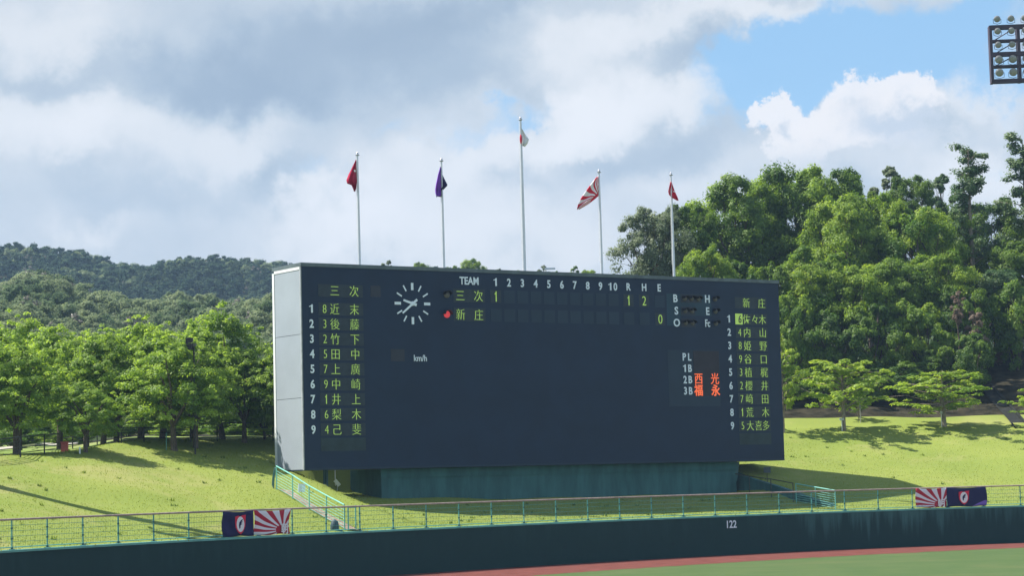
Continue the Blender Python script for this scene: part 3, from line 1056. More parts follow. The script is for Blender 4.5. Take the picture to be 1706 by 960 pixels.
o, pl_ = banner('navy banner with a red and white crest beside the steps, its free edge curled', 371, 430, M_NAVYCLOTH, {'left': -.06}, 1)
crest(o, pl_, .52, .47, .68)
o, pl_ = banner('red and white rayed banner beside the curled navy banner near the steps', 431, 491, M_RAYBAN, {'left': .03, 'right': -.05}, 2)
add_asahi(o, pl_, .80, .22, .50)
o, pl_ = banner('red and white rayed banner on the railing below the two small trees', 1525, 1583.5, M_RAYBAN, {'left': -.03}, 3)
add_asahi(o, pl_, .80, .22, .50)
M_NAVYPRINT = bpy.data.materials.new('navy cloth with purple corner')
M_NAVYPRINT.use_nodes = True
g_ = G(M_NAVYPRINT.node_tree)
b_ = M_NAVYPRINT.node_tree.nodes['Principled BSDF']
a_ = g_.n('ShaderNodeAttribute', attribute_name='print')
s_ = g_.n('ShaderNodeSeparateXYZ')
g_.put(s_.inputs[0], a_.outputs['Vector'])
k_ = g_.m('MULTIPLY', g_.ramp(g_.m('SUBTRACT', g_.m('MULTIPLY', s_.outputs[0], .85), s_.outputs[1]), .50, .53), g_.ramp(s_.outputs[1], .02, .03))
k_ = g_.m('MULTIPLY', k_, g_.ramp(s_.outputs[1], .30, .27))
g_.put(b_.inputs['Base Color'], g_.mix(k_, (.020, .020, .075), (.20, .12, .48)))
b_.inputs['Roughness'].default_value = .8
b_.inputs['Specular IOR Level'].default_value = .1
o, pl_ = banner('navy banner with a red and white crest and a pale purple corner', 1585.5, 1640, M_NAVYPRINT, {'right': .03}, 4)
crest(o, pl_, .43, .47, .64)


# ------------------------------------------------------------------ railings on the bank either side of the board
def bank_rail(name, label, pts, mat_, wires=7, h=1.2, rr=.034, pr=.032, flat=None):
    b = Vector(pts[0])
    root = empty(name, b)
    tag(root, label, 'railing')
    P = [Vector(p) - b for p in pts]
    MB().tube([p + Vector((0, 0, h)) for p in P], rr, 8).build('handrail', mat_, root)
    for p in P:
        MB().tube([p + Vector((0, 0, -.25)), p + Vector((0, 0, h - rr))], pr, 8).build('post', mat_, root)
    for k in range(wires):
        z = .10 + k * (h - .2) / wires
        MB().tube([p + Vector((0, 0, z)) for p in P], .013, 4, caps=False).build('wire', mat_, root)
    return root


def bank_pt(px, py): return hit(px, py, 100, 160)


def line_pts(A, B, n):
    out = []
    for i in range(n):
        p = A.lerp(B, i / (n - 1))
        out.append((p.x, p.y, gz(p.x, p.y)))
    return out


pA = Vector((WP[0][0], 0, 0))
wl, nl, tl = wall_at(cum[np.argmin(((WP - np.array([-7.85, 106.0])) ** 2).sum(1))])
sA = wl + nl * .45
sB = Vector((-12.25, 115.0, 0))
M_TEALLIGHT = mat('light teal steel paint', (.17, .46, .40), .45, .4, var=.06)
left_pts = line_pts(sA, sB, 5)
lr = bank_rail('stair_railing', 'light teal wire railing climbing the bank below the white end of the scoreboard', left_pts, M_TEALLIGHT)
e0 = wl + nl * .45 + tl * .55
ga = empty('access_gate', (e0.x, e0.y, WALL_TOP), math.atan2(tl.y, tl.x))
tag(ga, 'narrow light teal gate frame behind the railing at the foot of the stair railing', 'gate')
for x in (-.30, .22): MB().tube([(x, 0, -.1), (x, 0, 1.22)], .035, 8).build('gate_post', M_TEALLIGHT, ga)
for z in (.08, .62, 1.10): MB().tube([(-.265, 0, z), (.185, 0, z)], .018, 6).build('gate_bar', M_TEALLIGHT, ga)
# sign plate hung on the stair railing
q = Vector(left_pts[2]).lerp(Vector(left_pts[3]), .55)
sg = MB().box(-.18, .18, -.02, .02, -.20, .20).build('notice_plate', M_WHITE, None, (q.x + .10, q.y - .14, q.z + .80), (0, R(4), R(20)))
tag(sg, 'blank white notice plate fixed to the light teal stair railing', 'sign')
# dark end rail where the stair railing tops out
dB = Vector((left_pts[-1][0], left_pts[-1][1], left_pts[-1][2]))
er = empty('end_barrier', dB)
tag(er, 'dark green bent pipe barrier at the top of the stair railing', 'barrier')
for k, (dx, dy) in enumerate(((-.10, .15), (-.18, .5), (-.26, .9))):
    MB().tube([(dx - .10, dy, -.2), (dx - .04, dy, .6), (dx + .06, dy, 1.12), (dx + .22, dy - .1, 1.14)], .025, 6).build('pipe', M_TEALDARK, er)
# bare earth path along the stair railing
pth = MB()
prev = None
for i in range(13):
    p = sA.lerp(sB, i / 12)
    dirv = (sB - sA).normalized()
    nrm = Vector((dirv.y, -dirv.x, 0))
    a, b = p + nrm * .12, p + nrm * .75
    cur = ((a.x, a.y, gz(a.x, a.y) + .05), (b.x, b.y, gz(b.x, b.y) + .05))
    if prev: pth.add([prev[0], prev[1], cur[1], cur[0]], [(0, 1, 2, 3)])
    prev = cur
tag(pth.build('earth_path', mat('bare earth', (.34, .25, .18), .95, .1, var=.2, scale=3)), kind='structure')

wr, nr, tr = wall_at(cum[np.argmin(((WP - np.array([18.7, 128.8])) ** 2).sum(1))])
rA = wr + nr * .8
rB = rA - Vector((.557, -.83, 0)) * 3.4
rC = rA - Vector((.557, -.83, 0)) * 9.6
bank_rail('stair_railing', 'light teal wire railing on the bank beyond the far end of the scoreboard', line_pts(rA, rB, 3), M_TEALLIGHT, 7, 1.1)
bank_rail('slope_handrail', 'thin dark handrail running up the slope behind the far end of the scoreboard', line_pts(rB - Vector((.557, -.83, 0)) * .25, rC, 4), mat('dark bronze paint', (.05, .055, .045), .5, .4), 0, 1.1, .028, .028)
p = hit(1279, 812, 110, 170)
sgn = MB().box(-.22, .22, -.02, .02, -.17, .17).build('notice_plate', mat('dark slate plate', (.05, .065, .07), .5, .3), None, (p.x, p.y, p.z + .85), (0, 0, R(15)))
tag(sgn, 'small dark notice plate on the slope handrail beyond the scoreboard', 'sign')
MB().tube([(0, .03, -.95), (0, .03, .17)], .018, 6).build('stake', M_BLACK, sgn)
# retaining wall that holds the bank back at the right of the pedestal
rw = MB()
for w0, w1 in zip(np.arange(-7.5, 3.5, 1.0), np.arange(-6.5, 4.5, 1.0)):
    vs = []
    for w in (w0, w1):
        for u in (30.35, 30.65):
            p = board_pt(u, w, 0)
            vs.append((p.x, p.y, 1.9))
        for u in (30.65, 30.35):
            p = board_pt(u, w, 0)
            t = board_pt(31.0, w, 0)
            vs.append((p.x, p.y, gz(t.x, t.y) + .04))
    rw.add(vs, [(0, 4, 7, 3), (1, 2, 6, 5), (3, 7, 6, 2)] + ([(0, 3, 2, 1)] if w0 < -7 else []) + ([(4, 5, 6, 7)] if w1 > 3.4 else []))
tag(rw.build('retaining_wall', M_TEALWALL), 'low dark teal retaining wall sloping down from the far end of the scoreboard pedestal', 'wall')
# pale kerb, pipe and small fittings in the shade left of the pedestal
kb = empty('pipe_frame', board_pt(4.2, 4.15, gz(*board_pt(4.2, 4.15, 0)[:2])), PHI)
tag(kb, 'pale pipe frame standing in the shade beside the dark end of the pedestal', 'pipe')
MB().tube([(0, 0, -.2), (0, 0, 1.6)], .035, 8).build('upright', M_TRIM, kb)
MB().tube([(-2.6, .1, .02), (-.036, .03, .06)], .035, 8).build('crosspiece', mat('pale stone', (.55, .52, .46), .8, .2), kb)
for k, (u, w) in enumerate(((1.75, 1.0), (2.05, 1.3))):
    b_ = board_pt(u, w, gz(*board_pt(u, w, 0)[:2]))
    pp = MB().tube([(0, 0, -.1), (0, 0, Z0 - b_.z)], .05 + .05 * k, 8).build('drain_pipe', M_TEALDARK, None, b_)
    tag(pp, ('thinner' if k == 0 else 'thicker') + ' dark downpipe between the bank and the underside of the scoreboard', 'pipe', 'downpipes under the scoreboard')
b_ = hit(562, 818, 110, 150)
ws = empty('work_lamp', b_ + Vector((0, 0, 0)))
tag(ws, 'small white lamp on a short stem in the shade under the scoreboard', 'lamp')
MB().tube([(0, 0, -.05), (0, 0, .30)], .02, 6).build('stem', M_TRIM, ws)
MB().box(-.20, .20, -.07, .07, -.10, .10, Matrix.Translation((0, 0, .42)) @ Matrix.Rotation(R(52), 4, 'Y')).build('lamp_head', M_WHITE, ws)
# rounded cover behind the wall
p, n_, t_ = wall_at(cum[np.argmin(((WP - np.array([-8.3, 105.5])) ** 2).sum(1))])
q = p + n_ * .62
cv = MB().lathe([(.18, 0), (.21, .12), (.20, .36), (.15, .52), (.07, .60), (.01, .62)], 14).build('equipment_cover', M_COVER, None, (q.x, q.y, WALL_TOP - .03))
tag(cv, 'small slate coloured dome cover standing on the wall behind the railing', 'cover')
MB().box(.14, .36, -.14, .14, 0, .10).build('foot', M_COVER, cv)


# ------------------------------------------------------------------ floodlight towers
def tower(label, base, az_face, ztop, cols=8, hp=3.77):
    root = empty('floodlight_tower', base, az_face)
    tag(root, label, 'floodlight', 'floodlight towers')
    wd = cols / 2 * 1.77
    z1 = ztop - base[2]
    z0 = z1 - hp
    MB().tube([(0, .9, -.5), (0, .9, z0 * .5), (0, .9, z1 - .2)], [.55, .45, .34], 14).build('mast', mat('tower mast steel', (.42, .43, .44), .5, .4, metal=.3), root)
    hz = [z1 - .12, z1 - 1.02, z1 - 1.90, z1 - 2.70, z0 + .10]
    for k, z in enumerate(hz):
        t = .13 if k in (0, 2, 4) else .07
        MB().box(-wd / 2, wd / 2, -.02, .10, z - t, z + t).build('crossbeam', M_TOWER, root)
        MB().box(-wd / 2, wd / 2, .60, .70, z - t * .6, z + t * .6).build('rear_beam', M_TOWER, root)
    for k in range(cols // 2 + 1):
        x = -wd / 2 + 1.77 * k
        MB().box(x - .09, x + .09, -.025, .705, z0, z1).build('upright', M_TOWER, root)
    for k in range(cols // 2):
        for za, zb in ((hz[1], hz[0]), (hz[2], hz[1]), (hz[3], hz[2])):
            MB().tube([(-wd / 2 + 1.77 * k + .1, .35, za), (-wd / 2 + 1.77 * (k + 1) - .1, .35, zb)], .035, 5).build('brace', M_TOWER, root)
    Ms = {}
    for rr in (.215, .265):
        Mx = Matrix.Rotation(R(112), 4, 'X')
        Ms[rr] = (MB().lathe([(rr * .35, -.30), (rr * .7, -.22), (rr, 0), (rr, .06)], 14, Mx).mesh('floodlight', M_REFL),
                  MB().lathe([(.01, .055), (rr * .93, .063), (rr * .93, .075), (rr * .5, .10), (.02, .11)], 14, Mx).mesh('lens', M_LENS),
                  MB().tube([(-rr - .03, 0, 0), (-rr - .03, .02, -rr - .05), (0, .03, -rr - .12), (rr + .03, .02, -rr - .05), (rr + .03, 0, 0)], .018, 5).mesh('yoke', M_TOWER))
    for z, rr in ((z1 + .38, .215), (z1 - .42, .215), (z1 - 1.32, .215), (z1 - 2.28, .265), (z1 - 3.14, .265)):
        for c in range(cols):
            x = -wd / 2 + .42 + .885 * c
            l_ = link('floodlight', Ms[rr][0], root, (x, -.16, z))
            link('lens', Ms[rr][1], l_)
            link('yoke', Ms[rr][2], l_)
    return root


TD = 144.0
pc = at(1650, 42, TD)
face = R(-4)
wd = 4 * 1.77
cx = Vector((pc.x + wd / 2 * math.cos(face), pc.y + wd / 2 * math.sin(face), 0))
tower('tall bank of floodlights on a dark frame high above the trees', (cx.x, cx.y, 8.0), face, pc.z)
# its twin beyond the left field, whose shadow lies along the foot of the bank
tower('second tall bank of floodlights standing beyond the left of the view', (-29.4, 103.3, 6.0), R(35), 31.0, 6, 5.0)


# ------------------------------------------------------------------ trees
def leaves(name, centers, radii, counts, size, m, seed, flat=.75, droop=0.0, up=.55, tone_c=None, cc=None):
    """many small folded leaf sprays spread through leaf clumps"""
    r_ = np.random.default_rng(seed)
    P, N, T = [], [], []
    ctr = np.mean(centers, axis=0) if cc is None else np.asarray(cc)
    for i, (c, rad, k) in enumerate(zip(centers, radii, counts)):
        v = r_.normal(size=(k, 3))
        v /= np.linalg.norm(v, axis=1)[:, None]
        rr = r_.uniform(.25, 1.0, k) ** .55
        p = v * (rr * rad * r_.uniform(.75, 1.28, k))[:, None]
        p[:, 2] *= flat
        if droop: p[:, 2] -= droop * (p[:, 0] ** 2 + p[:, 1] ** 2) / max(rad, .1)
        out = (c - ctr)
        out = out / (np.linalg.norm(out) + 1e-6)
        n = v * .8 + out * .35 + np.array([0, 0, up]) + r_.normal(size=(k, 3)) * .45
        P.append(p + c)
        N.append(n)
        tc = (r_.uniform(.2, .8) if tone_c is None else tone_c[i])
        T.append(np.clip(tc + r_.normal(size=k) * .16, 0, 1))
    P, N, T = np.concatenate(P), np.concatenate(N), np.concatenate(T)
    N /= np.linalg.norm(N, axis=1)[:, None]
    k = len(P)
    a = np.cross(N, r_.normal(size=(k, 3)))
    a /= np.linalg.norm(a, axis=1)[:, None] + 1e-9
    b = np.cross(N, a)
    s = (size * r_.uniform(.6, 1.35, k))[:, None]
    w = s * r_.uniform(.42, .62, (k, 1))
    V = np.stack([P - a * s * .5, P + b * w * .5 - N * s * .10, P + a * s * .5, P - b * w * .5 - N * s * .10], 1).reshape(-1, 3)
    q = np.arange(k) * 4
    F = np.concatenate([np.c_[q, q + 1, q + 2], np.c_[q, q + 2, q + 3]])
    return np_mesh(name, V, F, m, np.repeat(T, 4))


def limb(mb, a, b, r0, r1, r_, wig=.12, n=5, sides=6):
    a, b = Vector(a), Vector(b)
    L = (b - a).length
    pts = []
    for i in range(n):
        t = i / (n - 1)
        j = Vector(r_.normal(size=3)) * wig * L * .35 * math.sin(math.pi * t)
        pts.append(a.lerp(b, t) + j + Vector((0, 0, .10 * L * math.sin(math.pi * t))))
    mb.tube(pts, [r0 + (r1 - r0) * i / (n - 1) for i in range(n)], sides, caps=False)


def tree_proto(seed, H, rx, kind, lm, bark):
    """returns (trunk mesh, crown mesh): a tree of height H with crown half-width rx, standing at the origin"""
    r_ = np.random.default_rng(seed)
    C, RD, CN, TN = [], [], [], []
    mb = MB()
    if kind == 'cherry':          # low spreading crown in drooping tiers
        z0 = .245 * H
        lean = r_.normal(size=2) * .12
        fork = Vector((lean[0], lean[1], z0 * .85))
        mb.tube([(0, 0, -.3), (0, 0, .1), (lean[0] * .5, lean[1] * .5, z0 * .5), fork], [.26, .19, .16, .15], 8)
        for i in range(150):
            q = r_.uniform(0, 2 * math.pi)
            h = r_.beta(1.6, 1.7)
            z = z0 * .95 + h * (H - z0 * .95 - .35)
            env = rx * (math.sin(math.pi * min(1, .16 + .86 * h) ** .9) ** .75 if h < .93 else .30)
            rr = env * r_.uniform(.15, 1.0) ** .55
            c = np.array([rr * math.cos(q), rr * math.sin(q), z - .25 * (rr / rx) ** 2])
            C.append(c)
            RD.append(r_.uniform(.30, .66) * rx / 3.0)
            CN.append(int(165 * r_.uniform(.7, 1.25)))
            TN.append(np.clip(.38 + .22 * r_.normal(), .05, .95))
        for i in range(46):
            q = r_.uniform(0, 2 * math.pi)
            h = r_.uniform(.25, 1.0)
            env = rx * (math.sin(math.pi * min(1, .16 + .86 * h * .93) ** .9) ** .75)
            rr = env * r_.uniform(.85, 1.10) if h < .85 else env * r_.uniform(.1, 1.0)
            z = z0 + h * (H - z0) - .25 * (rr / rx) ** 2 + .12
            C.append(np.array([rr * math.cos(q), rr * math.sin(q), z]))
            RD.append(r_.uniform(.14, .26))
            CN.append(26)
            TN.append(np.clip(.72 + .15 * r_.normal(), .1, 1))
        for i in range(8):
            q = 2 * math.pi * i / 8 + r_.uniform(-.3, .3)
            e = Vector((rx * .62 * math.cos(q), rx * .62 * math.sin(q), z0 + (H - z0) * r_.uniform(.25, .75)))
            limb(mb, fork, e, .10, .025, r_)
        cr = leaves('crown', C, RD, CN, .17, lm, seed, flat=.45, droop=.30, up=.7, tone_c=TN)
    elif kind == 'young':         # sparse tree with separate level sprays
        z0 = .20 * H
        mb.tube([(0, 0, -.3), (.02, 0, z0), (.06, .02, H * .55), (.0, .05, H * .86)], [.10, .075, .055, .02], 7)
        nb = 34
        for i in range(nb):
            h = (i + .5) / nb
            q = i * 2.4 + r_.uniform(-.4, .4)
            L = rx * (1.0 - .62 * max(0, h - .35) / .65) * r_.uniform(.50, 1.08) * (1 if h > .12 else .75)
            b0 = Vector((.03, 0, z0 + h * (H * .86 - z0) * .9))
            e = b0 + Vector((L * math.cos(q), L * math.sin(q), L * r_.uniform(.05, .55)))
            limb(mb, b0, e, .035, .010, r_, sides=5)
            for t in (.35, .55, .75, .95, 1.08):
                if r_.random() < .18: continue
                p = b0.lerp(e, t)
                C.append(np.array([p.x + r_.normal() * .14, p.y + r_.normal() * .14, p.z + .06]))
                RD.append(r_.uniform(.18, .34))
                CN.append(int(52 * r_.uniform(.7, 1.3)))
                TN.append(np.clip(.55 + .18 * r_.normal(), .1, 1))
        cr = leaves('crown', C, RD, CN, .18, lm, seed, flat=.38, droop=.30, up=.8, tone_c=TN)
    elif kind == 'pine':          # tall bare trunk, ragged tufts of foliage near the top
        mb.tube([(0, 0, -.5), (.05, 0, H * .3), (-.08, .05, H * .6), (.04, 0, H * .97)], [.30, .24, .17, .04], 8)
        for i in range(46):
            h = r_.beta(1.35, 1.0)
            z = H * (.40 + .58 * h)
            q = r_.uniform(0, 6.283)
            L = rx * (1.0 - .62 * h) * r_.uniform(.35, 1.1)
            e = Vector((L * math.cos(q), L * math.sin(q), z + .15 * L))
            limb(mb, (0, 0, z - .35 * L), e, .05, .012, r_, sides=4, n=4)
            for t in (.55, .8, 1.0):
                p = Vector((0, 0, z - .25 * L)).lerp(e, t)
                C.append(np.array([p.x, p.y, p.z]) + r_.normal(size=3) * .18)
                RD.append(r_.uniform(.40, .72))
                CN.append(int(72 * r_.uniform(.6, 1.3)))
                TN.append(np.clip(.38 + .22 * r_.normal(), .05, .95))
        cr = leaves('crown', C, RD, CN, .27, lm, seed, flat=.62, up=.5, tone_c=TN)
    else:                         # broadleaf: billowing clumps on rising limbs; 'bush' keeps them to the ground
        lowf = {'broad': .26, 'slim': .24, 'bush': .08, 'open': .42}[kind]
        z0 = lowf * H
        fork = Vector((r_.normal() * .15, r_.normal() * .15, z0 * .8))
        mb.tube([(0, 0, -.6), (0, 0, .2), fork * .6, fork], [.036 * H * .8, .026 * H * .8, .021 * H * .8, .018 * H * .8], 8)
        big = []
        nbig = {'broad': 26, 'slim': 15, 'bush': 15, 'open': 24}[kind]
        for i in range(nbig):
            h = (i + .5) / nbig
            q = i * 2.39996 + r_.uniform(-.5, .5)
            env = rx * math.sin(math.pi * (.20 + .66 * h)) ** .6
            rr = env * r_.uniform(.20, .86) ** .8
            big.append((np.array([rr * math.cos(q), rr * math.sin(q), z0 + (H - z0) * (.10 + .80 * h)]), r_.uniform(.26, .40) * rx * (1.10 - .30 * h), np.clip(.42 + .24 * r_.normal(), .08, .95)))
        for c, rb, tn in big:
            limb(mb, fork, Vector(c), .011 * H, .03, r_, sides=5)
            for _ in range(3):
                v = r_.normal(size=3)
                v /= np.linalg.norm(v)
                limb(mb, Vector(c * .8 + np.array([0, 0, z0 * .2])), Vector(c + v * rb * .8), .03, .01, r_, sides=3, n=3)
            for _ in range(14):
                v = r_.normal(size=3)
                v /= np.linalg.norm(v)
                v[2] = abs(v[2]) * .9 if r_.random() < .72 else v[2]
                C.append(c + v * rb * r_.uniform(.62, 1.05))
                RD.append(rb * r_.uniform(.30, .58))
                CN.append(int(120 * r_.uniform(.7, 1.3)))
                TN.append(np.clip(tn + .13 * r_.normal(), .02, 1))
        cr = leaves('crown', C, RD, CN, .27 * (H / 15) ** .35, lm, seed, flat=.80, up=.5, tone_c=TN)
    return mb.mesh('trunk', bark), cr


L_CHERRY = leaf_mat('cherry leaves', (.120, .225, .030), (.360, .500, .085), .58)
L_YOUNG = leaf_mat('young bright leaves', (.150, .265, .030), (.350, .460, .070), .56)
L_BROAD = leaf_mat('oak leaves', (.050, .118, .017), (.240, .360, .055), .52)
L_BRIGHT = leaf_mat('maple leaves', (.085, .180, .022), (.335, .455, .070), .54)
L_SILVER = leaf_mat('silver green leaves', (.120, .165, .085), (.260, .310, .180), .45)
L_PINE = leaf_mat('pine needles', (.055, .120, .042), (.170, .240, .095), .40)
L_DEAD = leaf_mat('dead leaves', (.16, .11, .075), (.30, .23, .165), .25)
L_FAR = leaf_mat('distant leaves', (.070, .120, .052), (.225, .275, .140), .42, .85, .08)
L_FARDARK = leaf_mat('distant leaves in painted cloud shade', (.024, .056, .034), (.082, .125, .070), .2, .8, .02)  # cloud shadow over the far ridge put into a darker leaf colour
L_FARGREY = leaf_mat('bare grey twigs', (.10, .095, .075), (.20, .18, .15), .2)

PROTO = {}


def proto(kind, var, H, rx, lm, bark, seed):
    key = (kind, var)
    if key not in PROTO: PROTO[key] = (tree_proto(seed, H, rx, kind, lm, bark), H, rx)
    return PROTO[key]


NOM = {'cherry': (7.0, 3.1), 'young': (5.2, 2.6), 'broad': (15, 5.0), 'open': (15, 5.0), 'slim': (14, 2.6), 'bush': (5, 2.8), 'pine': (20, 3.0)}


_BOLE = {}


def BOLE(m):
    if m.name not in _BOLE: _BOLE[m.name] = MB().tube([(0, 0, -.08), (0, 0, .05), (.03, .02, .5), (0, 0, 1)], [.55, .44, .40, .36], 8).mesh('trunk_base', m)
    return _BOLE[m.name]


def plant(name, label, kind, var, lm, loc, H, rx, rz=None, group=None, cat='tree', bark=None):
    h0, r0 = NOM[kind]
    (tm, cm), h0, r0 = proto(kind, var, h0, r0, lm, bark or M_BARK, 100 + 17 * var + len(kind) * 7)
    root = empty(name, loc, rng.uniform(0, 6.28) if rz is None else rz)
    k = rx / r0
    kz = H / h0
    if kind in ('broad', 'slim', 'open'): kz = min(kz, 1.25 * k)
    dz = H - kz * h0
    for nm, me in (('trunk', tm), ('crown', cm)):
        q = link(nm, me, root, (0, 0, dz))
        q.scale = (k, k, kz)
        q.material_slots[0].link = 'OBJECT'
        q.material_slots[0].material = lm if nm == 'crown' else (bark or M_BARK)
    if dz > .3:
        q = link('trunk_base', BOLE(bark or M_BARK), root)
        q.scale = (k, k, dz + .2)
    tag(root, label, cat, group)
    return root


# --- row of cherry trees on the left crest: (trunk px, base row, top row, half width px, label)
CH = [(27, 758, 568, 98, 'cherry tree with a thick dark trunk before the black fence, nearest the frame edge'),
      (143, 754, 632, 62, 'small low cherry tree with a pale trunk beside the short white post'),
      (290, 751, 556, 92, 'cherry tree with a grey mottled trunk standing alone on the bank before the fence'),
      (326, 747, 560, 74, 'cherry tree with its dark trunk just right of the grey mottled one')]
for px, yb, yt, hw, lb in CH:
    p = hit(px, yb, 95, 150)
    top = at(px, yt, p.y)
    plant('cherry_tree', lb, 'cherry', px % 4, L_CHERRY, p, top.z - p.z, hw * p.y / FPX, group='cherry trees on the bank')
CH2 = [(170, 124.5, 545, 84, 'leaning cherry tree behind the fence, left one of the close pair'), (192, 125.5, 552, 84, 'upright cherry tree behind the fence, right one of the close pair'),
       (98, 127, 536, 95, 'cherry tree rising behind the faded red box'), (-38, 117, 545, 95, 'cherry tree cut off by the frame edge, bough reaching in'),
       (268, 127, 540, 84, 'cherry tree behind the fence with a short trunk near the thin green stake'), (367, 129, 508, 92, 'tallest cherry tree, its crown rising behind the loudspeaker'),
       (405, 128, 575, 74, 'dark shaded cherry tree close behind the white end of the scoreboard'), (440, 129.5, 664, 44, 'low yellow green cherry tree beside the foot of the scoreboard'),
       (30, 131, 520, 92, 'tall cherry tree second row, over the curved end of the fence'), (232, 132, 528, 88, 'cherry tree in the second row filling the middle of the green canopy'),
       (318, 134, 530, 80, 'cherry tree in the second row just left of the loudspeaker'), (142, 134, 550, 85, 'cherry tree in the second row above the small pale trunk'),
       (446, 140, 585, 46, 'dull green tree behind the cherries, half hidden by the white end'),
       (474, 127.5, 565, 62, 'cherry tree added behind the white end to shade the grass under the scoreboard'), (575, 135, 560, 84, 'unseen cherry tree added behind the scoreboard to shade the grass beneath')]  # last two trees are added to shade the grass under the board
for i, (px, d, yt, hw, lb) in enumerate(CH2):
    top = at(px, yt, d)
    z = gz(top.x, d)
    plant('cherry_tree', lb, 'cherry', (i * 3 + 1) % 4, L_CHERRY if px != 446 else L_BROAD, (top.x, d, z), top.z - z, hw * d / FPX, group='cherry trees on the bank')

# --- young cherry trees on the right crest
for k, (px, yb, yt, hw, lb) in enumerate(((1406, 718, 580, 100, 'young bright green tree with a thin trunk beside the taller white post'), (1574, 712, 602, 112, 'young bright green tree with level sprays, by the lower white post'),
                                          (1306, 722, 560, 52, 'young tree half hidden by the far edge of the scoreboard'), (1738, 712, 632, 66, 'young tree cut off by the frame edge above the path'))):
    p = hit(px, yb, 110, 175)
    top = at(px, yt, p.y)
    plant('young_tree', lb, 'young', k % 2, L_YOUNG, p, top.z - p.z, hw * p.y / FPX, rz=1.0 + k * 2.1, group='young trees along the crest', bark=M_PALEBARK)
p = hit(1437, 708, 110, 178)
tb = plant('young_tree', 'small thin tree standing in the shade behind the garden lamp', 'young', 1, L_BRIGHT, (p.x, p.y + 1.5, gz(p.x, p.y + 1.5)), 2.6, 1.2, group='young trees along the crest', bark=M_PALEBARK)

# --- wood on the hillside at the right: (px, top row, half width px, distance, kind, leaf, label)
WOOD = [(1090, 338, 50, 176, 'broad', L_SILVER, 'silvery grey green tree behind the last flagpole, leftmost of the wood'),
        (1150, 336, 40, 178, 'broad', L_BROAD, 'dark tree between the silvery tree and the wide spreading one'),
        (1222, 300, 74, 186, 'open', L_BROAD, 'wide spreading tree with sky showing between its limbs'),
        (1312, 276, 72, 190, 'open', L_BROAD, 'tall dark tree above the far corner of the scoreboard'),
        (1392, 276, 58, 189, 'broad', L_BROAD, 'tall dark round headed tree next to the bright maples'),
        (1440, 292, 34, 196, 'slim', L_BROAD, 'narrow dark tree peeping over the bright maples'),
        (1168, 408, 44, 171, 'bush', L_BRIGHT, 'bright green low tree just above the scoreboard roof'),
        (1228, 432, 44, 172, 'bush', L_BROAD, 'dark low tree above the scoreboard roof under the spreading tree'),
        (1286, 440, 42, 172, 'bush', L_BROAD, 'dark low tree above the far corner of the scoreboard roof'),
        (1478, 264, 26, 200, 'slim', L_SILVER, 'thin pale tree top standing above the bright maples'),
        (1514, 286, 38, 198, 'broad', L_BROAD, 'small dark round tree top on the skyline'),
        (1560, 276, 30, 200, 'slim', L_PINE, 'thin blue green tree top left of the tall pine'),
        (1400, 320, 56, 179, 'broad', L_BRIGHT, 'bright rounded tree, left of the pair of big maples'),
        (1452, 314, 54, 181, 'broad', L_BRIGHT, 'bright rounded tree, right of the pair of big maples'),
        (1525, 338, 60, 179, 'broad', L_BRIGHT, 'bright broad tree below the thin skyline trees'),
        (1585, 342, 46, 184, 'broad', L_BROAD, 'mid green tree at the foot of the tall pine trunk'),
        (1648, 330, 54, 190, 'broad', L_BROAD, 'mid green tree between the two pines'),
        (1612, 236, 44, 182, 'pine', L_PINE, 'tall pine with a long bare trunk and ragged top'),
        (1702, 220, 46, 186, 'pine', L_PINE, 'tall pine at the frame edge below the floodlights'),
        (1348, 412, 58, 173, 'broad', L_BRIGHT, 'bright leafy tree right beside the far edge of the scoreboard'),
        (1420, 432, 60, 172, 'broad', L_BRIGHT, 'green tree in the middle of the wood above the left young tree'),
        (1490, 426, 58, 173, 'broad', L_BROAD, 'green tree in the middle of the wood between the two young trees'),
        (1556, 418, 56, 174, 'broad', L_BRIGHT, 'green tree in the middle of the wood above the right young tree'),
        (1325, 488, 40, 168, 'bush', L_BRIGHT, 'low leafy tree hugging the far edge of the scoreboard'),
        (1392, 520, 52, 168, 'bush', L_BROAD, 'low dark tree behind the top of the left young tree'),
        (1452, 505, 50, 168, 'bush', L_BROAD, 'low dark tree right of the left young tree'),
        (1530, 500, 50, 169, 'bush', L_BRIGHT, 'low tree with a light column of leaves in the dark of the wood'),
        (1598, 478, 48, 171, 'bush', L_BROAD, 'low dark tree behind the dead brown branches'),
        (1652, 446, 56, 175, 'broad', L_PINE, 'dark conifer like tree above the dead brown branches'),
        (1704, 390, 52, 180, 'broad', L_BROAD, 'dark green tree filling the frame edge under the pine'),
        (1690, 472, 44, 172, 'bush', L_BRIGHT, 'layered green boughs hanging over the bare slope'),
        (1772, 360, 56, 178, 'broad', L_BROAD, 'broad green tree of the wood just beyond the frame edge'),
        (1850, 420, 60, 174, 'broad', L_BRIGHT, 'bright rounded tree of the wood farther beyond the frame edge'),
        (1930, 330, 66, 186, 'broad', L_BROAD, 'tall green tree of the wood well beyond the frame edge'),
        (2030, 410, 66, 178, 'broad', L_BRIGHT, 'last bright tree of the wood beyond the floodlights')]
for i, (px, yt, hw, d, kd, lm, lb) in enumerate(WOOD):
    top = at(px, yt, d)
    z = gz(top.x, d)
    if kd == 'bush' and top.z - z > 9: kd = 'broad'
    plant({'pine': 'pine_tree', 'bush': 'small_tree'}.get(kd, 'broadleaf_tree'), lb, kd, (i * 5 + 2) % 3, lm, (top.x, d, z - .1), top.z - z, hw * d / FPX * 1.28, group='trees of the wood on the slope', bark=M_PALEBARK if kd == 'pine' else M_BARK)
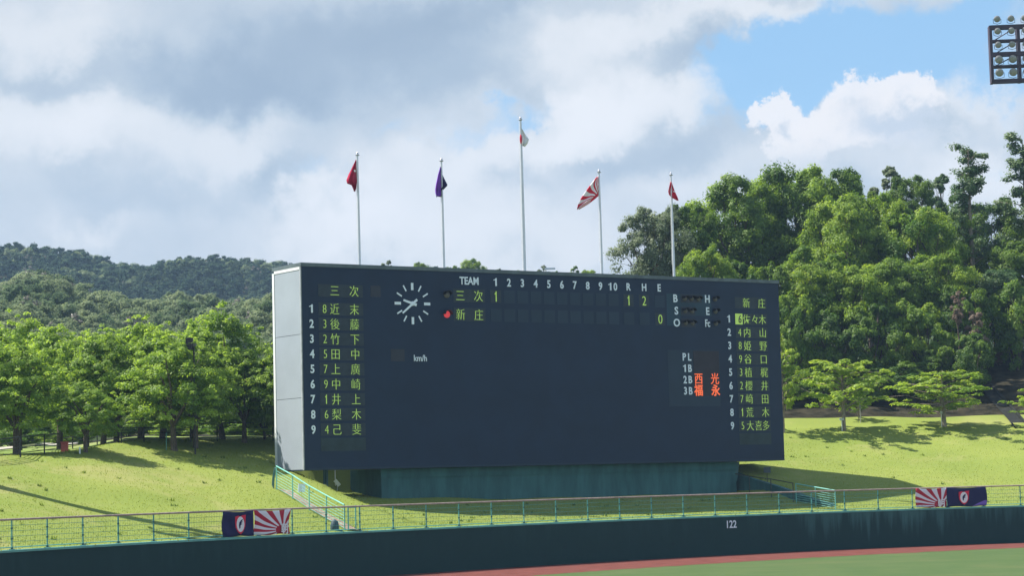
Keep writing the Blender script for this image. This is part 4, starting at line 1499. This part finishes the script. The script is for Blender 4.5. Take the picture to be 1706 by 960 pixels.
UNDER = [(1315, 640, 44, 163), (1365, 610, 54, 164), (1445, 625, 52, 164), (1500, 600, 54, 165), (1555, 580, 50, 168), (1612, 556, 44, 165), (1655, 575, 34, 174), (1480, 660, 34, 164)]
ulab = ('between scoreboard and left young tree', 'behind the left young tree', 'right behind the garden lamp', 'midway between the two young trees', 'behind the right young tree', 'right of the right young tree', 'at the top of the bare slope', 'low between the two young trees')
for i, (px, yt, hw, d) in enumerate(UNDER):
    top = at(px, yt, d)
    z = gz(top.x, d)
    plant('undergrowth_bush', 'dark leafy bush in the shade of the wood, ' + ulab[i], 'bush', i % 3, L_BROAD, (top.x, d, z - .1), top.z - z, hw * d / FPX * 1.1, group='bushes under the wood', cat='bush')
for i, (px, yt, hw, d, lb) in enumerate(((1594, 478, 13, 167.6, 'dead brown tree in the dark edge of the wood, thinner of the pair'), (1622, 508, 19, 167.2, 'dead brown tree with the wider top in the dark edge of the wood'))):
    top = at(px, yt, d)
    z = gz(top.x, d)
    plant('dead_tree', lb, 'slim', i % 3, L_DEAD, (top.x, d, z - .1), top.z - z, hw * d / FPX, group='dead trees in the wood')
p = hit(1662, 610, 120, 215)
plant('dead_bush', 'small dead brown bush on the bare slope by the drain', 'bush', 2, L_DEAD, p, 1.3, .8, cat='bush')

# --- shrubs beyond the left fence
for i, (px, yt, hw, d, lb) in enumerate(((20, 696, 60, 150, 'green shrub beyond the fence at the frame edge'), (110, 690, 60, 155, 'green shrub beyond the fence behind the red box'), (215, 688, 55, 160, 'green shrub beyond the fence behind the close pair of trunks'),
                                         (300, 690, 60, 150, 'green shrub beyond the fence behind the mottled trunk'), (390, 684, 50, 146, 'green shrub beyond the fence near the scoreboard'), (440, 690, 36, 139, 'yellow green shrub hard by the white end of the scoreboard'))):
    top = at(px, yt, d)
    z = gz(top.x, d)
    plant('shrub', lb, 'bush', i % 3, L_BRIGHT, (top.x, d, z - .2), max(1.5, top.z - z), hw * d / FPX, group='shrubs beyond the black fence', cat='bush')

# ------------------------------------------------------------------ far hills and their forest
AZ = np.linspace(-.36, .40, 160)


def prof(tab, base=805, dy=0):
    px = np.array([t[0] for t in tab], float)
    py = np.array([t[1] for t in tab], float)
    ang = (px - 853) / FPX
    el = (805 - .0258 * (px - 853) - py) / FPX
    return lambda a: np.interp(a, ang, el) - dy / FPX


far_el = prof([(-400, 420), (0, 408), (60, 408), (115, 408), (170, 420), (215, 431), (250, 432), (290, 426), (350, 427), (420, 430), (500, 435), (560, 440), (720, 448), (850, 458), (1000, 466), (1200, 480), (2400, 540)], dy=7)
near_el = prof([(-400, 455), (-100, 470), (0, 452), (45, 420), (95, 432), (140, 462), (220, 494), (330, 498), (400, 505), (440, 488), (500, 462), (600, 455), (800, 465), (1100, 480), (2400, 560)], dy=26)
D0, D1, D2, D3 = 172., 400., 470., 790.


def hill_z(a, d):
    zn = near_el(a) * D1 - 5.0 + EYE
    zf = far_el(a) * D3 - 6.0 + EYE
    z0 = 9.0
    z = z0 + (zn - z0) * sstep(D0, D1, d) ** .9
    z = np.where(d > D1, zn - (zn * .06) * sstep(D1, D2, d), z)
    zv = zn * .94
    z = np.where(d > D2, zv + (np.maximum(zf, zv) - zv) * sstep(D2, D3, d), z)
    z = np.where(d > D3, np.maximum(zf, zv) * (1 - .25 * sstep(D3, 1300, d)), z)
    z = z + 2.2 * np.sin(a * 41 + d * .021) * sstep(D0, 260, d) * (1 - sstep(360, 400, d)) + 2.5 * np.sin(a * 60 - d * .03) * sstep(480, 560, d) * (1 - sstep(720, 780, d))
    low = 1 - sstep(-.02, .06, a)              # the hill drops away behind the board and the wood
    return np.where(d < 300, z * (.35 + .65 * np.maximum(low, sstep(180, 300, d))), z)


dd = np.r_[np.arange(150, 480, 8), np.arange(480, 840, 14), np.arange(850, 1400, 60)]
A2, D2_ = np.meshgrid(AZ, dd)
Zh = hill_z(A2, D2_)
Zh = np.where(D2_ < 172, -.3 + (Zh + .3) * sstep(150, 172, D2_), Zh)
n_, k_ = A2.shape
a = (np.arange(n_ - 1)[:, None] * k_ + np.arange(k_ - 1)).ravel()
o = link('hill', np_mesh('hill', np.c_[(A2 * D2_).ravel(), D2_.ravel(), Zh.ravel()], np.c_[a, a + 1, a + k_ + 1, a + k_], M_HILL, smooth=True))
tag(o, kind='structure')


def far_crown(seed, lm, n=30, per=80, pale=False, size=.66):
    r_ = np.random.default_rng(seed)
    C, RD, CN, TN = [], [], [], []
    t0 = r_.uniform(.25, .7)
    for i in range(n):
        h = r_.uniform(0, 1)
        q = r_.uniform(0, 6.283)
        env = 3.0 * math.sin(math.pi * (.22 + .70 * h)) ** .8
        rr = env * r_.uniform(.2, 1) ** .5
        C.append(np.array([rr * math.cos(q), rr * math.sin(q), 1.0 + 6.2 * h]))
        RD.append(r_.uniform(.7, 1.2) * (.6 if pale else 1))
        CN.append(per)
        TN.append(np.clip(t0 + .15 * r_.normal(), 0, 1))
    return leaves('far_crown', C, RD, CN, .80 * size if not pale else .45, lm, seed, flat=.7, up=.4, tone_c=TN)


def forest(name, label, pts, scl, protos, weights):
    """one mass of woodland: crowns instanced on scattered points"""
    src = bpy.data.collections.new(name + '_crowns')
    for i, me in enumerate(protos):
        src.objects.link(bpy.data.objects.new('%s_crown_%02d' % (name, i), me))
    me = bpy.data.meshes.new(name)
    me.vertices.add(len(pts))
    me.vertices.foreach_set('co', np.asarray(pts, np.float32).ravel())
    r_ = np.random.default_rng(len(pts))
    A = me.attributes.new('scl', 'FLOAT', 'POINT')
    A.data.foreach_set('value', np.asarray(scl, np.float32))
    A = me.attributes.new('yaw', 'FLOAT', 'POINT')
    A.data.foreach_set('value', r_.uniform(0, 6.283, len(pts)).astype(np.float32))
    A = me.attributes.new('pick', 'INT', 'POINT')
    A.data.foreach_set('value', r_.choice(len(protos), len(pts), p=np.array(weights) / sum(weights)).astype(np.int32))
    o = link(name, me)
    ng = bpy.data.node_groups.new(name, 'GeometryNodeTree')
    ng.interface.new_socket('Geometry', in_out='INPUT', socket_type='NodeSocketGeometry')
    ng.interface.new_socket('Geometry', in_out='OUTPUT', socket_type='NodeSocketGeometry')
    N = ng.nodes
    gi, go = N.new('NodeGroupInput'), N.new('NodeGroupOutput')
    ip = N.new('GeometryNodeInstanceOnPoints')
    ci = N.new('GeometryNodeCollectionInfo')
    ci.inputs['Collection'].default_value = src
    ci.inputs['Separate Children'].default_value = True
    ci.inputs['Reset Children'].default_value = True

    def attr(nm, dt):
        a_ = N.new('GeometryNodeInputNamedAttribute')
        a_.data_type = dt
        a_.inputs['Name'].default_value = nm
        return a_.outputs['Attribute']
    cx_ = N.new('ShaderNodeCombineXYZ')
    L = ng.links.new
    L(attr('yaw', 'FLOAT'), cx_.inputs[2])
    L(gi.outputs[0], ip.inputs['Points'])
    L(ci.outputs[0], ip.inputs['Instance'])
    ip.inputs['Pick Instance'].default_value = True
    L(attr('pick', 'INT'), ip.inputs['Instance Index'])
    L(cx_.outputs[0], ip.inputs['Rotation'])
    L(attr('scl', 'FLOAT'), ip.inputs['Scale'])
    L(ip.outputs[0], go.inputs[0])
    md = o.modifiers.new('scatter', 'NODES')
    md.node_group = ng
    return tag(o, label, None, None, 'stuff')


def scatter(d0, d1, a0, a1, spacing, seed):
    r_ = np.random.default_rng(seed)
    P = []
    for d in np.arange(d0, d1, spacing * .85):
        n = int((a1 - a0) * d / spacing)
        P.append(np.c_[np.linspace(a0, a1, n) + r_.normal(size=n) * .3 * spacing / d, d + r_.normal(size=n) * .35 * spacing])
    P = np.concatenate(P)
    return P


nearP = [far_crown(40 + i, L_FAR) for i in range(5)] + [far_crown(50, L_FARGREY, 20, 40, True)]
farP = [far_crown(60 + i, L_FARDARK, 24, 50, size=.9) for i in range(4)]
P = scatter(182, D1 + 22, -.275, -.06, 2.7, 3)
P = P[P[:, 0] < -.02]
pts = np.c_[P[:, 0] * P[:, 1], P[:, 1], hill_z(P[:, 0], P[:, 1]) - 1.2]
forest('near_hill_forest', 'sunlit mixed green forest covering the nearer hill', pts, rng.uniform(.36, .50, len(pts)) * rng.uniform(.8, 1.8, len(pts)), nearP, [3, 3, 3, 3, 3, 1.6])
P = scatter(D2 + 30, D3 + 12, -.275, .075, 3.5, 4)
pts = np.c_[P[:, 0] * P[:, 1], P[:, 1], hill_z(P[:, 0], P[:, 1]) - 1.5]
forest('far_ridge_forest', 'dark bluish forest on the far ridge', pts, rng.uniform(.34, .50, len(pts)) * rng.uniform(.8, 1.9, len(pts)), farP + nearP[:2] + nearP[5:], [2.2, 2.2, 2.2, 2.2, .7, .7, .25])
# trees on the skyline just above the scoreboard roof
for i, (px, yt, hw, d, lm, kd, lb) in enumerate(((785, 430, 24, 330, L_BRIGHT, 'broad', 'bright green tree peeping over the scoreboard roof left of the middle pole'), (755, 442, 14, 330, L_BRIGHT, 'broad', 'small bright tree peeping over the scoreboard roof by the second pole'),
                                                 (645, 430, 14, 330, L_SILVER, 'slim', 'thin grey tree over the scoreboard roof right of the first pole'), (905, 438, 12, 330, L_SILVER, 'slim', 'thin grey twiggy tree over the scoreboard roof beside the street lamp'), (830, 444, 9, 330, L_SILVER, 'slim', 'tiny grey tree top over the scoreboard roof between street lamp and bright tree'),
                                                 (958, 440, 12, 330, L_BRIGHT, 'slim', 'thin bright tree over the scoreboard roof left of the fourth pole'), (980, 448, 16, 330, L_BRIGHT, 'broad', 'low bright tree over the scoreboard roof hard by the fourth pole'), (855, 450, 16, 330, L_BRIGHT, 'broad', 'low green tree over the scoreboard roof left of the tallest pole'),
                                                 (1020, 452, 12, 330, L_SILVER, 'slim', 'low grey tree over the scoreboard roof right of the fourth pole'), (700, 436, 16, 330, L_BROAD, 'broad', 'mid green tree over the scoreboard roof left of the second pole'), (925, 452, 12, 330, L_BRIGHT, 'broad', 'low green tree over the scoreboard roof right of the street lamp'))):
    top = at(px, yt, d)
    z = float(hill_z(np.array([top.x / d]), np.array([d]))[0]) - 1
    H = max(6.0, min(14.0, top.z - z))
    plant('skyline_tree', lb, kd, i % 3, lm, (top.x, d, top.z - H), H, hw * d / FPX, group='trees on the skyline above the roof')

# ------------------------------------------------------------------ black fence, posts and small things on the left crest
fp = [(-45, 772), (-5, 768), (34, 763), (74, 757.5), (121, 750), (162, 741.5), (202, 738.5), (240, 737.5), (277, 737), (318, 737), (362, 736.5), (408, 736), (455, 736)]
F3 = [hit(px, py, 100, 150) for px, py in fp]
fb = F3[3]
fe = empty('crest_fence', fb)
tag(fe, 'black three rail fence along the crest under the cherry trees', 'fence')
M_FENCE = mat('black fence paint', (.012, .014, .018), .5, .4)
for p in F3: MB().tube([p - fb + Vector((0, 0, -.3)), p - fb + Vector((0, 0, 1.06))], .038, 6).build('post', M_FENCE, fe)
for z in (.22, .50, .78, 1.02): MB().tube([p - fb + Vector((0, 0, z)) for p in F3], .022 if z < 1 else .03, 5).build('fence_rail', M_FENCE, fe)
# pale path strip beyond the fence
mbp = MB()
prev = None
for px, py in ((-30, 757), (20, 752), (60, 748.5), (100, 746), (130, 742)):
    p = hit(px, py, 100, 150) + Vector((-.4, 1.8, 0))
    a, b = (p.x, p.y, gz(p.x, p.y) + .16), (p.x - .3, p.y + 2.2, gz(p.x, p.y + 2.2) + .30)
    if prev: mbp.add([prev[0], a, b, prev[1]], [(0, 1, 2, 3)])
    prev = (a, b)
tag(mbp.build('path', M_PATHG), kind='structure')
p = hit(104, 754, 100, 150) + Vector((0, .6, 0))
bx = MB().box(-.17, .17, -.14, .14, 0, .50).box(-.19, .19, -.16, .16, .503, .56).build('utility_box', M_PINKBOX, None, (p.x, p.y, p.z))
tag(bx, 'faded red box standing just behind the black fence', 'box')
MB().box(-.12, .12, -.147, -.1405, .10, .42).build('door', mat('faded red door', (.66, .16, .15), .6, .3), bx)
p = hit(133, 757, 95, 150)
st = MB().lathe([(.04, -.2), (.04, .30), (.03, .34), (.01, .35)], 8).build('marker_post', M_TRIM, None, p)
tag(st, 'short pale marker post beside the small cherry tree', 'post')
p = hit(277, 751, 95, 150)
st = MB().tube([(0, 0, -.2), (.01, 0, .85), (0, 0, .92)], .018, 6).build('stake', M_TEAL, None, p)
tag(st, 'thin green stake on the lawn beside the mottled tree trunk', 'stake')
# loudspeaker on its pole
p = hit(322, 742, 95, 150)
sp_t = at(316, 573, p.y - 3.0)
sp = empty('speaker_pole', (sp_t.x + .22, p.y - 3.0, gz(sp_t.x, p.y - 3.0)))
tag(sp, 'dark box loudspeaker on a thin pole in front of the cherry canopy', 'loudspeaker')
hz_ = sp_t.z - sp.location.z
MB().tube([(0, 0, -.3), (0, 0, hz_ + .1)], .045, 8).build('pole', M_BLACK, sp)
MB().box(-.42, -.05, -.16, .16, hz_ - .32, hz_ + .32).build('speaker', mat('dark speaker box', (.025, .022, .030), .5, .3), sp)
MB().box(-.045, .14, -.06, .06, hz_ - .14, hz_ + .02).build('bracket', mat('grey bracket', (.12, .12, .13), .5, .4), sp)


# ------------------------------------------------------------------ small things on the right crest
def sign_post(px, py, h, w, label):
    p = hit(px, py, 110, 178)
    r = empty('sign_post', p)
    tag(r, label, 'sign', 'small signs beside the young trees')
    MB().tube([(0, 0, -.2), (0, 0, h)], .03, 6).build('post', M_TRIM, r)
    MB().box(-w / 2, w / 2, -.05, .05, h + .002, h + .17).build('head', mat('grey white head', (.55, .58, .58), .5, .3), r)


sign_post(1403, 719, .72, .30, 'pale post with a square head left of the left young tree')
sign_post(1569, 713, .90, .17, 'slimmer pale post with a small head left of the right young tree')
p = hit(1434, 706, 110, 180)
gl = empty('garden_lamp', p)
tag(gl, 'thin lamp post with a pale flat head in the shade behind the left young tree', 'lamp')
hh = at(1434, 673, p.y).z - p.z
MB().tube([(0, 0, -.2), (0, 0, hh)], .03, 6).build('pole', mat('grey post', (.3, .3, .3), .5, .3), gl)
MB().box(-.16, .16, -.10, .10, hh + .002, hh + .07, Matrix.Rotation(R(-4), 4, 'Y')).build('lamp_head', M_WHITE, gl)
# street lamp beyond the scoreboard
q0 = at(909, 449, 200)
sl = empty('street_lamp', (q0.x, 200, gz(q0.x, 200)))
tag(sl, 'white street lamp head just visible over the scoreboard roof', 'street lamp')
hh = q0.z - sl.location.z
MB().tube([(0, 0, -.3), (0, 0, hh * .6), (0, 0, hh)], [.11, .09, .06], 8).build('pole', M_TRIM, sl)
MB().box(-.08, .86, -.12, .12, hh - .02, hh + .13).build('lamp_head', M_WHITE, sl)
# open drain stepping down the bare slope
dr = MB()
prev = None
for px, py in ((1702, 714), (1690, 700), (1672, 680), (1655, 661), (1640, 645)):
    p = hit(px, py, 120, 215)
    a, b = Vector((p.x - .42, p.y, 0)), Vector((p.x + .42, p.y, 0))
    cur = [(a.x - .14, a.y, gz(a.x, a.y) + .16), (a.x, a.y, gz(a.x, a.y) + .16), (a.x, a.y, gz(a.x, a.y) + .02), (b.x, b.y, gz(b.x, b.y) + .02), (b.x, b.y, gz(b.x, b.y) + .16), (b.x + .14, b.y, gz(b.x, b.y) + .16)]
    if prev: dr.add(prev + cur, [(i, i + 1, i + 7, i + 6) for i in range(5)])
    prev = cur
tag(dr.build('drain_channel', mat('dark concrete', (.022, .024, .022), .9, .1)), 'dark stepped drain channel running down the bare slope at the frame edge', 'drain')  # base colour set near black along the whole channel

# ------------------------------------------------------------------ grass blades and weeds on the bank
def blades(name, n, hmin, hmax, wid, m, seed, clump=1, smin=.4, smax=22, tonem=.6):
    r_ = np.random.default_rng(seed)
    i = r_.integers(110, len(WP) - 60, n)
    s = r_.uniform(smin ** .8, smax ** .8, n) ** (1 / .8)
    x = WP[i, 0] + WN[i, 0] * s + r_.normal(size=n) * .3
    y = WP[i, 1] + WN[i, 1] * s + r_.normal(size=n) * .3
    z = ground_z(x, y)
    V, T = [], []
    for c in range(clump):
        q = r_.uniform(0, 6.283, n)
        jx, jy = r_.normal(size=n) * .07 * (clump > 1), r_.normal(size=n) * .07 * (clump > 1)
        h = r_.uniform(hmin, hmax, n)
        lx, ly = r_.normal(size=n) * h * .45, r_.normal(size=n) * h * .45
        w = wid * r_.uniform(.6, 1.3, n)
        X, Y = x + jx, y + jy
        V.append(np.stack([np.c_[X - np.cos(q) * w, Y - np.sin(q) * w, z - .02], np.c_[X + np.cos(q) * w, Y + np.sin(q) * w, z - .02], np.c_[X + lx, Y + ly, z + h]], 1).reshape(-1, 3))
        T.append(np.repeat(np.clip(tonem + .22 * r_.normal(size=n), 0, 1), 3))
    V, T = np.concatenate(V), np.concatenate(T)
    F = np.arange(len(V)).reshape(-1, 3)
    o = link(name, np_mesh(name, V, F, m, T))
    return tag(o, kind='stuff')


blades('lawn_grass', 90000, .02, .06, .03, M_BLADE, 5)
blades('weed_tufts', 190, .05, .17, .05, M_WEED, 6, clump=9, tonem=.5)

# ------------------------------------------------------------------ thin haze over the valley
hz_m = bpy.data.materials.new('haze')
hz_m.use_nodes = True
nt = hz_m.node_tree
nt.nodes.clear()
pv = nt.nodes.new('ShaderNodeVolumePrincipled')
pv.inputs['Color'].default_value = (.48, .70, 1.0, 1)
pv.inputs['Density'].default_value = .0002
ho = nt.nodes.new('ShaderNodeOutputMaterial')
nt.links.new(pv.outputs[0], ho.inputs['Volume'])
hb = MB().box(-900, 900, -150, 1450, -1.6, 190).build('haze', hz_m)
tag(hb, 'thin bluish haze hanging over the whole valley', None, None, 'stuff')
